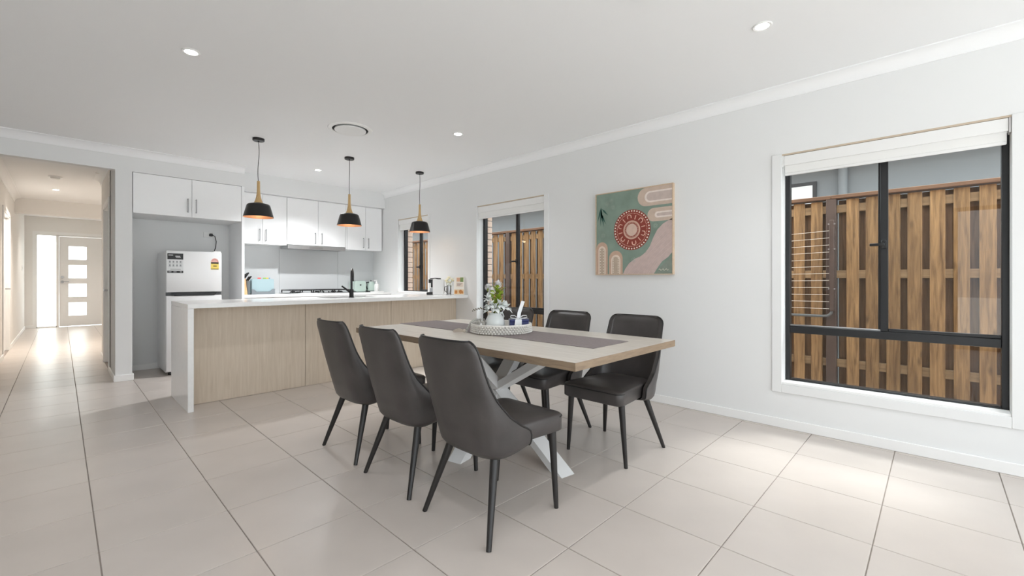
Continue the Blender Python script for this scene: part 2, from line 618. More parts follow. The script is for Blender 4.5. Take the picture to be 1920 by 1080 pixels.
# ---- cornices
def cornice(name, p0, p1, nrm, zc, w=0.085, m=M_ceil):
    """cove along p0-p1 in the corner between a wall (inward normal nrm) and the ceiling"""
    prof = [(0, 0), (0, -w), (0.008, -w)]
    for k in range(7):
        t = PI / 2 * k / 6
        prof.append((w - (w - 0.008) * math.cos(t) * 0.98, -w + (w - 0.008) * math.sin(t)))
    prof += [(w, -0.008), (w, 0)]
    n = len(prof)
    vs_ = []
    for p in (p0, p1):
        for a, z in prof:
            vs_.append((p[0] + nrm[0] * a, p[1] + nrm[1] * a, zc + z))
    mb = MB()
    mb.add(vs_, [(k, (k + 1) % n, n + (k + 1) % n, n + k) for k in range(n)] + [tuple(range(n)), tuple(range(2 * n - 1, n - 1, -1))])
    return struct(mb.build(name, m, angle=25))
cornice('trim_1', (XW, REAR_Y), (XW, 6.84), (-1, 0), ZC)
cornice('trim_2', (LEFT_X, YF), (1.70, YF), (0, -1), ZC)
cornice('trim_3', (HXL, YF + 0.1), (HXL, 11.96), (1, 0), ZC)
cornice('trim_4', (HXR, YF + 0.1), (HXR, HEND), (-1, 0), ZC)
# ---- baseboards
BH, BT = 0.072, 0.013
def baseboard(name, x0, x1, y0, y1):
    return struct(MB().box(x0, x1, y0, y1, 0, BH, 0.003).build(name, M_trim))
baseboard('baseboard_right', XW - BT, XW, REAR_Y, 4.90)
baseboard('baseboard_front', LEFT_X, HXL, YF - BT, YF)
baseboard('baseboard_pillar', HXR - BT, HXR + 0.145 + BT, YF - BT, YF + 0.1)
baseboard('baseboard_recess', HXR + 0.145, 1.66, YB - BT, YB)
baseboard('baseboard_recess_left', HXR + 0.145, HXR + 0.145 + BT, YF + 0.1, YB)
baseboard('baseboard_hall_left', HXL, HXL + BT, YF + 0.1, DL0 - 0.07)
baseboard('baseboard_hall_far', HXL, HXL + BT, DL1 + 0.07, YE)
baseboard('baseboard_hall_right', HXR - BT, HXR, YF + 0.1, DR0 - 0.07)
baseboard('baseboard_hall_end', HXR - BT, HXR, DR1 + 0.07, HEND)
baseboard('baseboard_entry', HXL + BT, SX0 - 0.04, YE - BT, YE)

# ---- windows
def window(name, op, mull, transom, label, latch_z):
    a, b, c, d = op
    w = struct(empty(name), label)
    xi, xo = XW + 0.105, XW + 0.165
    F = 0.032
    # white lining and architrave
    MB().box(XW - 0.004, XW + 0.11, a, b, c - 0.001, c + 0.016, 0.002).build('sill', M_trim, w)
    t = 0.066; p = 0.012
    ar = MB()
    if c > 0.9:
        t = 0.05
    ar.box(XW - p, XW, a - t, a, c - (t if c < 0.9 else 0), d + 0.0, 0.002)
    ar.box(XW - p, XW, b, b + t, c - (t if c < 0.9 else 0), d + 0.0, 0.002)
    if c < 0.9:
        ar.box(XW - p, XW, a, b, c - t, c, 0.002)
    ar.build('architrave', M_wall, w)
    # frame
    z0 = c + 0.016
    MB().box(xi, xo, a, a + F, z0, d, 0.003).build('frame_jamb', M_black, w)
    MB().box(xi, xo, b - F, b, z0, d, 0.003).build('frame_jamb', M_black, w)
    MB().box(xi, xo, a + F, b - F, z0, z0 + 0.014, 0.003).build('frame_bottom', M_black, w)
    MB().box(xi, xo, a + F, b - F, d - F, d, 0.003).build('frame_head', M_black, w)
    zt = z0 + 0.014
    if transom:
        MB().box(xi, xo, a + F, b - F, transom - 0.055, transom, 0.003).build('transom', M_black, w)
        MB().box(xi + 0.01, xo - 0.03, a + F, b - F, transom, transom + 0.012, 0.002).build('track', M_chrome, w)
        MB().box(xi + 0.028, xi + 0.034, a + F, b - F, zt, transom - 0.055).build('pane', M_glass, w, smooth=False)
        zt = transom
    # two overlapping sashes
    MB().box(xi + 0.004, xi + 0.03, mull - 0.024, mull + 0.018, zt, d - F, 0.003).build('sash_stile', M_black, w)
    MB().box(xi + 0.032, xo - 0.002, mull - 0.01, mull + 0.032, zt, d - F, 0.003).build('sash_stile', M_black, w)
    MB().box(xi + 0.014, xi + 0.019, a + F, mull - 0.012, zt, d - F).build('pane', M_glass, w, smooth=False)
    MB().box(xi + 0.042, xi + 0.047, mull + 0.012, b - F, zt, d - F).build('pane', M_glass, w, smooth=False)
    MB().box(xi + 0.006, xi + 0.024, a + F, mull - 0.024, zt, zt + 0.022, 0.003).build('sash_rail', M_black, w)
    # latch on the meeting stile
    lt = MB().box(xi - 0.014, xi + 0.006, mull - 0.016, mull + 0.012, latch_z - 0.03, latch_z + 0.03, 0.004)
    lt.box(xi - 0.026, xi - 0.010, mull - 0.006, mull + 0.075, latch_z - 0.011, latch_z + 0.009, 0.004)
    lt.build('latch', M_blacksat, w)
    return w
window('window_1', WIN[0], 0.262, 0.785, 'large black-framed window opposite the dining table', 1.395)
window('window_2', WIN[1], 3.80, 0.785, 'black-framed window behind the table flowers', 1.38)
window('window_3', WIN[2], 5.935, None, 'narrow black-framed window at the end of the island', 1.35)

# ---- entry door, sidelight, hall doors
e = struct(empty('door_1'), 'white entry door with four frosted panes')
def pierced(x0, x1, z0, z1, holes, y0, y1, mb):
    """slab with a column of rectangular holes"""
    zs = z0
    for (a, b, c, d) in holes:
        mb.box(x0, x1, y0, y1, zs, c)
        mb.box(x0, a, y0, y1, c, d); mb.box(b, x1, y0, y1, c, d)
        zs = d
    mb.box(x0, x1, y0, y1, zs, z1)
holes = [(0.132, 0.452, 0.262 + k * 0.4585, 0.262 + k * 0.4585 + 0.325) for k in range(4)]
mb = MB(); pierced(DX0 + 0.02, DX1, 0.012, 2.19, holes, YE + 0.03, YE + 0.07, mb)
mb.build('leaf', M_plastic, e, smooth=False)
for (a, b, c, d) in holes:
    MB().box(a, b, YE + 0.044, YE + 0.054, c, d).build('pane', M_frost, e, smooth=False)
MB().box(DX0, DX0 + 0.018, YE + 0.0, YE + 0.1, 0, 2.222).box(DX0, DX1 + 0.02, YE + 0.0, YE + 0.1, 2.195, 2.222).box(DX1 + 0.002, DX1 + 0.02, YE, YE + 0.1, 0, 2.222).build('frame', M_trim, e, smooth=False)
h = MB().cyl((0.028, YE + 0.03, 1.095), (0.028, YE + 0.005, 1.095), 0.03, n=20).cyl((0.028, YE + 0.012, 1.095), (0.028, YE - 0.03, 1.095), 0.011, n=12)
h.cyl((0.02, YE - 0.028, 1.095), (0.14, YE - 0.028, 1.095), 0.010, n=12)
h.cyl((0.028, YE + 0.03, 1.205), (0.028, YE + 0.0, 1.205), 0.028, n=20)
h.build('handle', M_chrome, e)
w = struct(empty('window_4'), 'tall frosted sidelight beside the entry door')
MB().box(SX0 + 0.012, SX1 - 0.012, YE + 0.044, YE + 0.054, 0.03, 2.20).build('pane', M_frost, w, smooth=False)
MB().box(SX0, SX0 + 0.012, YE, YE + 0.1, 0, 2.225).box(SX1 - 0.012, SX1, YE, YE + 0.1, 0, 2.225).box(SX0, SX1, YE, YE + 0.1, 2.20, 2.225).box(SX0, SX1, YE, YE + 0.1, 0.0, 0.03).build('frame', M_trim, w, smooth=False)
trm = struct(MB().box(SX0 - 0.06, SX0, YE - 0.012, YE, 0, 2.29).box(SX0, DX1 + 0.08, YE - 0.012, YE, 2.225, 2.29).build('trim_5', M_trim, smooth=False))

d2 = struct(empty('door_2'), 'white hall door in the left wall')
MB().box(HXL - 0.07, HXL - 0.035, DL0 + 0.02, DL1 - 0.02, 0.01, 2.14, 0.003).build('leaf', M_cab, d2)
MB().box(HXL - 0.1, HXL + 0.004, DL0, DL0 + 0.018, 0, 2.16).box(HXL - 0.1, HXL + 0.004, DL1 - 0.018, DL1, 0, 2.16).box(HXL - 0.1, HXL + 0.004, DL0, DL1, 2.142, 2.16).build('frame', M_trim, d2, smooth=False)
MB().box(HXL, HXL + 0.014, DL0 - 0.065, DL0, 0, 2.225, 0.003).box(HXL, HXL + 0.014, DL1, DL1 + 0.065, 0, 2.225, 0.003).box(HXL, HXL + 0.014, DL0, DL1, 2.16, 2.225, 0.003).build('architrave', M_trim, d2)
MB().cyl((HXL - 0.035, DL1 - 0.09, 1.0), (HXL + 0.02, DL1 - 0.09, 1.0), 0.012, n=12).cyl((HXL + 0.018, DL1 - 0.21, 1.0), (HXL + 0.018, DL1 - 0.08, 1.0), 0.009, n=12).build('handle', M_chrome, d2)
d3 = struct(empty('door_3'), 'white hall door in the right wall beside the pillar')
MB().box(HXR + 0.045, HXR + 0.08, DR0 + 0.02, DR1 - 0.02, 0.01, 2.10, 0.003).build('leaf', M_cab, d3)
MB().box(HXR - 0.004, HXR + 0.1, DR0, DR0 + 0.018, 0, 2.12).box(HXR - 0.004, HXR + 0.1, DR1 - 0.018, DR1, 0, 2.12).box(HXR - 0.004, HXR + 0.1, DR0, DR1, 2.102, 2.12).build('frame', M_trim, d3, smooth=False)
MB().box(HXR - 0.014, HXR, DR0 - 0.065, DR0, 0, 2.185, 0.003).box(HXR - 0.014, HXR, DR1, DR1 + 0.065, 0, 2.185, 0.003).box(HXR - 0.014, HXR, DR0, DR1, 2.12, 2.185, 0.003).build('architrave', M_trim, d3)
MB().cyl((HXR + 0.045, DR1 - 0.09, 1.0), (HXR - 0.012, DR1 - 0.09, 1.0), 0.012, n=12).cyl((HXR - 0.01, DR1 - 0.21, 1.0), (HXR - 0.01, DR1 - 0.08, 1.0), 0.009, n=12).build('handle', M_chrome, d3)
# sliding-door frames added behind the camera, their openings sized for the daylight
for nm, bx in (('added_opening_rear', [('x', -2.0, 3.7, REAR_Y - 0.06)]), ('added_opening_left', [('y', -1.6, -0.2, LEFT_X - 0.06)])):
    ax, p, q, o_ = bx[0]
    w = struct(empty(nm), 'wide sliding door frame added out of view to let daylight in')
    f = MB()
    ks = [p, (p + q) / 2, q]
    for k, cpos in enumerate(ks):
        c0 = min(max(cpos - 0.03, p), q - 0.06)
        if ax == 'x':
            f.box(c0, c0 + 0.06, o_ - 0.03, o_ + 0.03, 0.0, 2.33)
        else:
            f.box(o_ - 0.03, o_ + 0.03, c0, c0 + 0.06, 0.0, 2.33)
    for z in (0.0, 2.27):
        if ax == 'x':
            f.box(p, q, o_ - 0.03, o_ + 0.03, z, z + 0.06)
        else:
            f.box(o_ - 0.03, o_ + 0.03, p, q, z, z + 0.06)
    f.build('frame', M_black, w, smooth=False)

# ---- outside: ground, fence, neighbour's house
struct(MB().box(-40, 40, -40, 60, -0.45, -0.22).build('ground', M_ground, smooth=False))
XF = 5.2
fence = thing('timber_fence', 'weathered pine paling fence with dark capping beyond the windows', 'fence', (XF, 0, 0))
ZG = -0.2
rail_me = MB().box(0.016, 0.055, -1.1, 1.1, -0.038, 0.038, 0.003).build('rail', M_rail, data_only=True)
cap_me = MB().box(-0.03, 0.10, -1.1, 1.1, 0, 0.035, 0.004).build('capping', M_cap, data_only=True)
plinth_me = MB().box(-0.004, 0.03, -1.1, 1.1, 0, 0.30, 0.003).build('plinth_board', M_cap, data_only=True)
post_me = MB().box(-0.025, 0.075, -0.04, 0.04, ZG, 1.93, 0.004).build('post', M_post, data_only=True)
plank_f = [MB().box(0, 0.016, -0.0475, 0.0475, 0.10 + dz, 1.915, 0.003).build('plank', M_fence, data_only=True) for dz in (0, 0.006, -0.006)]
plank_b = MB().box(0.055, 0.071, -0.0475, 0.0475, 0.10, 1.915, 0.003).build('plank', M_fenceback, data_only=True)
posts = [0.727 + 2.2 * k for k in range(-1, 5)]
for p in posts:
    inst('post', post_me, fence, (0, p, 0))
    for z in (0.345, 1.20, 1.83):
        inst('rail', rail_me, fence, (0, p + 1.1, z))
    inst('capping', cap_me, fence, (0, p + 1.1, 1.925))
    inst('plinth_board', plinth_me, fence, (0, p + 1.1, ZG))
for k in range(-12, 66):
    y = 0.13 + 0.1435 * k
    if min(abs(y - p) for p in posts) > 0.055:
        inst('plank', random.choice(plank_f), fence, (random.uniform(-0.001, 0.001), y + random.uniform(-0.004, 0.004), random.uniform(-0.003, 0.003)))
    inst('plank', plank_b, fence, (0, y + 0.0718 + random.uniform(-0.004, 0.004), 0))

XN = 6.5
nb = thing('neighbour_house', 'grey rendered side wall of the neighbouring house above the fence', 'house', (XN, 0, ZG))
MB().box(0, 0.2, -4, 14, 0, 3.1).build('wall', M_render, nb, smooth=False)
nw = MB().box(-0.03, 0.0, 1.055, 2.4, 1.5, 2.56).build('window_frame', M_black, nb, smooth=False)
MB().box(-0.034, -0.028, 1.095, 2.36, 1.54, 2.515).build('window_blind', M_blind, nb, smooth=False)
MB().tube([(-0.06, 0.79, 0.0), (-0.06, 0.79, 2.62), (-0.10, 0.79, 2.72), (-0.30, 0.79, 2.80)], 0.045, 14).build('downpipe', M_render, nb)
MB().box(-0.42, 0.3, -4, 14, 2.86, 2.90).build('eave', M_render, nb, smooth=False)
MB().box(-0.47, -0.40, -4, 14, 2.84, 2.96).build('gutter', M_whitemetal, nb, smooth=False)

# folded clothesline fixed to the fence
cl = thing('clothesline', 'grey wall-mounted clothesline folded flat against the fence post', 'clothesline', (XF - 0.06, 0, 0))
MB().box(-0.012, 0.03, 0.695, 0.735, 0.845, 1.72, 0.005).build('arm', M_post, cl)
pth = [(0.008, 0.715, 0.87), (0.008, 0.722, 0.825), (0.008, 0.75, 0.80), (0.008, 0.80, 0.795), (0.008, 2.0, 0.795)]
MB().tube(pth, 0.013, 10).build('front_bar', mat('grey_tube', (96, 98, 98), 0.5), cl)
MB().box(-0.012, 0.03, 1.96, 2.0, 0.80, 1.72, 0.005).build('arm', M_post, cl)
M_wire = mat('line_wire', (222, 214, 200), 0.5)
for k in range(12):
    z = 0.868 + k * 0.0683
    n = 8
    MB().tube([(0.0, 0.715 + (1.98 - 0.715) * q / n, z - 0.02 * math.sin(PI * q / n) * (k / 11)) for q in range(n + 1)], 0.0021, 6).build('line', M_wire, cl)
sc = MB()
for z in (1.68, 1.44, 1.06):
    for yy in (0.70, 0.73):
        sc.cyl((-0.014, yy + 0.008 * (1 if yy > 0.71 else -1), z), (-0.02, yy + 0.008 * (1 if yy > 0.71 else -1), z), 0.007, n=8)
sc.build('screws', M_chrome, cl)

# ---- roller blinds
def blind(op, label, drop):
    a, b, c, d = op
    t = thing('roller_blind', label, 'blind', (XW + 0.05, (a + b) / 2, d), group=None)
    L = (b - a) / 2 - 0.012
    MB().cyl((0.0, -L, -0.052), (0.0, L, -0.052), 0.042, n=24).build('roll', M_blind, t)
    MB().box(-0.046, -0.040, -L, L, -0.092, -0.014, 0.002).build('fascia', M_plastic, t)
    MB().box(-0.0365, -0.034, -L + 0.006, L - 0.006, -drop + 0.01, -0.05).build('fabric', M_blind, t, smooth=False)
    MB().box(-0.041, -0.030, -L + 0.006, L - 0.006, -drop, -drop + 0.022, 0.004).build('bottom_bar', M_plastic, t)
    for s in (-1, 1):
        MB().box(-0.044, 0.03, s * (L + 0.006) - 0.004, s * (L + 0.006) + 0.004, -0.10, -0.004).build('bracket', M_plastic, t, smooth=False)
    MB().box(-0.048, 0.04, -L - 0.012, L + 0.012, -0.012, 0.0).build('headrail', mat('timber_head', (196, 180, 160), 0.6), t, smooth=False)
    # bead chain at one side
    MB().tube([(-0.03, L + 0.003, -0.06), (-0.03, L + 0.003, -1.2)], 0.002, 6).build('chain', M_plastic, t)
blind(WIN[0], 'white roller blind rolled up on the large window right of the painting', 0.170)
blind(WIN[1], 'white roller blind rolled up on the window behind the flowers', 0.178)
blind(WIN[2], 'white roller blind rolled up on the narrow kitchen window', 0.185)

# ================================================================== CEILING FITTINGS
def downlight(x, y, label, power, col=(0.96, 0.98, 1.0), z=None):
    z = ZC if z is None else z
    t = thing('ceiling_downlight', label, 'downlight', (x, y, z))
    MB().lathe([(0.036, 0.0), (0.036, -0.004), (0.048, -0.006), (0.052, -0.003), (0.052, 0.0)], 32).build('trim_ring', M_plastic, t)
    MB().lathe([(0, -0.0025), (0.036, -0.0025), (0.036, 0.0), (0, 0.0)], 32).build('led_disc', M_lamp, t)
    l = bpy.data.lights.new('downlight_beam', 'SPOT')
    l.energy = power; l.color = col; l.spot_size = math.radians(125); l.spot_blend = 0.9; l.shadow_soft_size = 0.04
    o = bpy.data.objects.new('downlight_beam', l)
    C.objects.link(o); o.parent = t; o.location = (0, 0, -0.012)
    return t
PW = 22
downlight(0.592, 3.49, 'bright round downlight at upper left, nearest the hall opening', PW)
downlight(2.86, 0.73, 'bright round downlight at upper right, in front of the large window', PW)
downlight(2.82, 3.50, 'round downlight between the ceiling vent and the right wall', PW)
downlight(2.43, 6.02, 'small round downlight above the kitchen, in front of the overhead cupboards', 185)
downlight(-0.055, 10.45, 'small round downlight in the hall ceiling', 180, (1, 0.90, 0.78))
downlight(0.30, 13.6, 'round downlight added unseen behind the hall bulkhead to brighten the entry', 60, (1, 0.92, 0.84))  # extra lamp out of view, added to lift the dim entry wall
downlight(0.592, 0.73, 'round downlight added over the living area, outside the picture', PW)  # invented lamp out of view, continuing the visible ceiling grid

def vent(x, y, label):
    t = thing('ceiling_vent', label, 'vent', (x, y, ZC))
    MB().lathe([(0.168, 0.0), (0.168, -0.010), (0.185, -0.012), (0.205, -0.006), (0.208, 0.0)], 48).build('outer_ring', M_plastic, t)
    MB().lathe([(0.145, 0.0), (0.145, -0.004), (0.168, -0.004), (0.168, 0.0)], 48).build('dark_gap', M_dark, t)
    MB().lathe([(0, -0.024), (0.125, -0.024), (0.146, -0.020), (0.148, -0.014), (0.11, -0.006), (0.0, -0.004)], 48).build('centre_disc', M_plastic, t)
vent(1.99, 4.15, 'round white air vent in the ceiling above the dining end of the island')
vent(2.00, 0.955, 'round white air vent at the top edge of the picture')
t = thing('smoke_detector', 'round white smoke detector on the hall ceiling', 'smoke detector', (-0.053, 9.10, ZC))
MB().lathe([(0, -0.045), (0.035, -0.045), (0.048, -0.035), (0.052, -0.018)], 28).build('cap', M_plastic, t)
MB().lathe([(0.052, -0.018), (0.07, -0.016), (0.075, 0.0)], 28).build('base', M_plastic, t)
t = tag(MB().lathe([(0, -0.02), (0.02, -0.02), (0.026, -0.012), (0.028, 0)], 20).build('sensor', M_plastic), 'tiny round sensor on the hall ceiling by the right wall', 'sensor')
t.location = (0.36, 8.35, ZC)

# ---- pendants over the island
def pendant(x, label, wig):
    t = thing('pendant_lamp', label, 'pendant lamp', (x, 5.13, ZC), group='pendant lamps over the island')
    zz = ZC
    MB().lathe([(0, -0.026), (0.052, -0.026), (0.056, -0.022), (0.056, 0.0), (0, 0)], 28).lathe([(0, -0.036), (0.008, -0.036), (0.009, -0.026), (0, -0.026)], 12).build('ceiling_rose', M_blacksat, t)
    n = 10
    top = 2.185 - zz
    MB().tube([(wig * math.sin(PI * 2 * q / n), 0, -0.03 + (top + 0.02) * q / n) for q in range(n + 1)], 0.0035, 8).build('cord', mat('grey_cord', (70, 70, 72), 0.6), t)
    nk = [(0.0, 2.187), (0.014, 2.187), (0.0145, 2.15), (0.015, 2.10), (0.017, 2.06), (0.022, 2.02), (0.031, 1.985), (0.043, 1.957), (0, 1.957)]
    MB().lathe([(r, z - zz) for r, z in nk], 24).build('neck', M_ash, t)
    sh = [(0.043, 1.957), (0.060, 1.952), (0.095, 1.943), (0.106, 1.936), (0.112, 1.92), (0.143, 1.806), (0.1405, 1.806)]
    MB().lathe([(r, z - zz) for r, z in sh], 48).build('shade', M_blacksat, t)
    si = [(0.1405, 1.806), (0.109, 1.918), (0.10, 1.932), (0.06, 1.947), (0, 1.95)]
    MB().lathe([(r, z - zz) for r, z in si], 48).build('shade_lining', M_copper, t)
    MB().lathe([(0, 1.85 - zz), (0.02, 1.853 - zz), (0.03, 1.875 - zz), (0.024, 1.905 - zz), (0.013, 1.925 - zz), (0.013, 1.95 - zz)], 20).build('bulb', M_bulb, t)
    l = bpy.data.lights.new('pendant_glow', 'POINT')
    l.energy = 0.7; l.color = (1, 0.74, 0.45); l.shadow_soft_size = 0.035
    o = bpy.data.objects.new('pendant_glow', l)
    C.objects.link(o); o.parent = t; o.location = (0, 0, 1.825 - zz)
pendant(1.452, 'black pendant lamp with wooden neck nearest the fridge', 0.006)
pendant(2.447, 'black pendant lamp with wooden neck in the middle of the row of three', 0.002)
pendant(3.458, 'black pendant lamp with wooden neck in front of the narrow window', 0.004)

# ================================================================== KITCHEN
ZB = 0.937     # bench top
# ---- island
isl = thing('kitchen_island', 'long kitchen island with pale oak back panel under the white stone bench', 'island', (0, 0, 0))
IX0 = 0.760
px = [IX0 + 0.045, 1.835, 2.87, XW - 0.002]
for k in range(3):
    MB().box(px[k] + 0.0015, px[k + 1] - 0.0015, 4.88, 4.90, 0.002, ZB - 0.041, 0.001).build('back_panel', M_panel, isl, smooth=False)
MB().box(IX0 + 0.05, 2.10, 4.90, 5.38, 0.10, ZB - 0.042).box(2.80, XW - 0.004, 4.90, 5.38, 0.10, ZB - 0.042).box(2.10, 2.80, 4.90, 5.38, 0.10, ZB - 0.24).build('carcass', M_cabin, isl, smooth=False)
MB().box(IX0 + 0.05, XW - 0.004, 4.90, 5.33, 0.002, 0.10).build('kickboard', M_cab, isl, smooth=False)
for k in range(5):
    a = IX0 + 0.06 + k * 0.615; b = a + 0.605
    dd = MB().box(a, min(b, XW - 0.01), 5.38, 5.398, 0.11, ZB - 0.05, 0.002).build('door', M_cab, isl)
    MB().cyl((b - 0.06, 5.425, 0.72), (b - 0.06, 5.425, 0.86), 0.005, n=8).build('handle', M_chrome, dd)
bt = thing('island_bench_top', 'white stone island bench top with waterfall end near the fridge', 'bench top', (0, 0, 0))
SK = (2.12, 2.78, 4.98, 5.36)   # sink cut-out
top = MB().box(IX0, SK[0], 4.62, 5.43, ZB - 0.04, ZB, 0.002).box(SK[1], XW - 0.002, 4.62, 5.43, ZB - 0.04, ZB, 0.002)
top.box(SK[0], SK[1], 4.62, SK[2], ZB - 0.04, ZB, 0.0).box(SK[0], SK[1], SK[3], 5.43, ZB - 0.04, ZB, 0.0)
top.build('slab', M_stone, bt)
MB().box(IX0, IX0 + 0.044, 4.62, 5.43, 0.0, ZB - 0.0405, 0.002).build('waterfall_end', M_stone, bt)
sk = thing('kitchen_sink', 'stainless undermount sink set into the island bench', 'sink', (0, 0, 0))
MB().box(SK[0] + 0.01, SK[1] - 0.01, SK[2] + 0.01, SK[3] - 0.01, ZB - 0.22, ZB - 0.21).box(SK[0], SK[0] + 0.01, SK[2], SK[3], ZB - 0.22, ZB - 0.041).box(SK[1] - 0.01, SK[1], SK[2], SK[3], ZB - 0.22, ZB - 0.041) \
    .box(SK[0], SK[1], SK[2], SK[2] + 0.01, ZB - 0.22, ZB - 0.041).box(SK[0], SK[1], SK[3] - 0.01, SK[3], ZB - 0.22, ZB - 0.041).build('bowl', M_steel, sk, smooth=False)
MB().cyl((2.45, 5.17, ZB - 0.209), (2.45, 5.17, ZB - 0.206), 0.04, n=20).build('drain', M_chrome, sk)
tp = thing('kitchen_tap', 'tall black gooseneck mixer tap on the island', 'tap', (2.385, 4.945, ZB))
MB().lathe([(0, 0), (0.029, 0), (0.029, 0.006), (0.025, 0.012), (0.024, 0.085), (0.02, 0.10), (0.0, 0.10)], 20).build('body', M_blacksat, tp)
pts = [(0, 0, 0.09), (0, 0, 0.26)]
for k in range(9):
    a = PI * k / 8
    pts.append((0.045 * (1 - math.cos(a)), 0.075 * (1 - math.cos(a)), 0.26 + 0.075 * math.sin(a)))
pts.append((0.09, 0.15, 0.19))
MB().tube(pts, 0.0125, 12).build('spout', M_blacksat, tp)
MB().tube([(-0.005, 0.0, 0.055), (-0.03, 0.02, 0.08), (-0.085, 0.07, 0.135)], [0.014, 0.012, 0.009], 10).build('lever', M_blacksat, tp)

# ---- back bench with base cupboards
bb = thing('back_bench_top', 'white stone bench top along the kitchen back wall under the hood', 'bench top', (0, 0, 0))
MB().box(1.702, XW - 0.002, 6.63, YB - 0.012, ZB - 0.035, ZB, 0.002).build('slab', M_stone, bb)
bc_edges = [1.702, 2.30, 3.27, XW - 0.004]
bn = ['white base cupboard below the knife block', 'white base cupboard below the gas cooktop', 'white base cupboard in the back right kitchen corner']
for k in range(3):
    u = thing('base_cabinet', bn[k], 'cupboard', (0, 0, 0))
    a, b = bc_edges[k] + 0.001, bc_edges[k + 1] - 0.001
    MB().box(a, b, 6.67, YB - 0.012, 0.10, ZB - 0.036).build('body', M_cabin, u, smooth=False)
    MB().box(a, b, 6.71, YB - 0.012, 0.001, 0.10).build('kickboard', M_cab, u, smooth=False)
    for q in range(2):
        x0 = a + (b - a) * q / 2 + 0.002; x1 = a + (b - a) * (q + 1) / 2 - 0.002
        dd = MB().box(x0, x1, 6.65, 6.668, 0.11, ZB - 0.04, 0.002).build('door', M_cab, u)
        hx = x1 - 0.04 if q == 0 else x0 + 0.04
        MB().cyl((hx, 6.625, 0.72), (hx, 6.625, 0.86), 0.005, n=8).build('handle', M_chrome, dd)

# ---- splashback: glass sheets
spx = [1.702, 2.335, 3.25, XW - 0.002]
sp = thing('splashback', 'pale grey glass splashback between bench and overhead cupboards', 'splashback', (0, YB, 0))
for k in range(3):
    MB().box(spx[k] + 0.001, spx[k + 1] - 0.001, -0.010, -0.001, ZB + 0.001, 1.70, 0.001).build('glass_sheet', M_splash, sp, smooth=False)

# ---- overhead cupboards
def bar_handle(x, y, z0, z1, parent):
    h = MB().cyl((x, y - 0.026, z0), (x, y - 0.026, z1), 0.0058, n=10)
    for z in (z0 + 0.008, z1 - 0.008):
        h.cyl((x, y, z), (x, y - 0.026, z), 0.0052, n=8)
    h.build('handle', M_chrome, parent)
def overhead(name, label, xs, y, z0, z1, depth, hz, hoff=0.042):
    u = thing(name, label, 'cupboard', (0, 0, 0), group='white overhead cupboards')
    MB().box(xs[0] + 0.001, xs[-1] - 0.001, y + 0.019, y + depth, z0 + 0.002, z1).build('body', M_cabin, u, smooth=False)
    for k in range(2):
        dd = MB().box(xs[k] + 0.002, xs[k + 1] - 0.002, y, y + 0.018, z0, z1 - 0.002, 0.0015).build('door', M_cab, u)
        hx = xs[1] - hoff if k == 0 else xs[1] + hoff
        bar_handle(hx, y, hz, hz + 0.17, dd)
    return u
overhead('fridge_overhead_cabinet', 'white overhead cupboard above the fridge', (0.575, 1.129, 1.668), YF + 0.005, 1.917, 2.383, YB - YF - 0.012, 1.97)
CY = 6.915
overhead('overhead_cabinet', 'white overhead cupboard left of the range hood', (1.702, 2.010, 2.335), CY, 1.655, 2.372, 0.32, 1.70)
overhead('overhead_cabinet', 'white overhead cupboard above the range hood', (2.338, 2.795, 3.235), CY, 1.672, 2.372, 0.32, 1.70, 0.05)
overhead('overhead_cabinet', 'white overhead cupboard right of the range hood, in the corner', (3.262, 3.585, 3.885), CY, 1.640, 2.372, 0.32, 1.675, 0.045)
tag(MB().box(3.237, 3.260, CY, CY + 0.3, 1.645, 2.372).build('filler_panel', M_cab, smooth=False), 'narrow white filler strip between two overhead cupboards', 'panel')
# tall end panel between fridge recess and kitchen
tag(MB().box(1.669, 1.700, YF, YB - 0.012, 0.0, 2.384, 0.001).build('end_panel', M_cab, smooth=False), 'tall white end panel between fridge recess and kitchen bench', 'panel')
rh = thing('range_hood', 'slim stainless slide-out range hood under the overhead cupboards', 'range hood', (0, 0, 0))
MB().box(2.345, 3.228, CY + 0.012, CY + 0.31, 1.618, 1.669, 0.003).build('body', M_steel, rh)
MB().box(2.345, 3.228, CY - 0.012, CY + 0.010, 1.612, 1.667, 0.003).build('front_rail', M_steel, rh)
MB().box(2.66, 2.86, CY - 0.016, CY - 0.013, 1.622, 1.655, 0.001).build('badge_plate', M_chrome, rh)

# ---- gas cooktop
ck = thing('gas_cooktop', 'stainless gas cooktop with black trivets on the back bench', 'cooktop', (2.79, 6.94, ZB))
MB().box(-0.47, 0.47, -0.25, 0.25, 0.0, 0.012, 0.004).build('base_plate', M_steel, ck)
burn = [(-0.32, -0.11), (-0.32, 0.12), (0.0, 0.0), (0.31, -0.11), (0.31, 0.12)]
for x, y in burn:
    MB().lathe([(0, 0.034), (0.03, 0.034), (0.034, 0.03), (0.034, 0.024), (0.045, 0.022), (0.045, 0.0125), (0, 0.0125)], 18, (x, y, 0)).build('burner', M_blacksat, ck)
for x0, x1 in ((-0.45, -0.17), (-0.15, 0.15), (0.17, 0.45)):
    g = MB()
    for y in (-0.225, 0.225):
        g.box(x0, x1, y - 0.006, y + 0.006, 0.046, 0.058, 0.001)
    for x in (x0 + 0.006, (x0 + x1) / 2, x1 - 0.006):
        g.box(x - 0.006, x + 0.006, -0.225, 0.225, 0.046, 0.058, 0.001)
    g.box(x0, x1, -0.006, 0.006, 0.046, 0.058, 0.001)
    for x in (x0 + 0.006, x1 - 0.006):
        for y in (-0.22, 0.22):
            g.box(x - 0.007, x + 0.007, y - 0.007, y + 0.007, 0.0125, 0.05, 0.001)
    g.build('trivet', M_blacksat, ck)
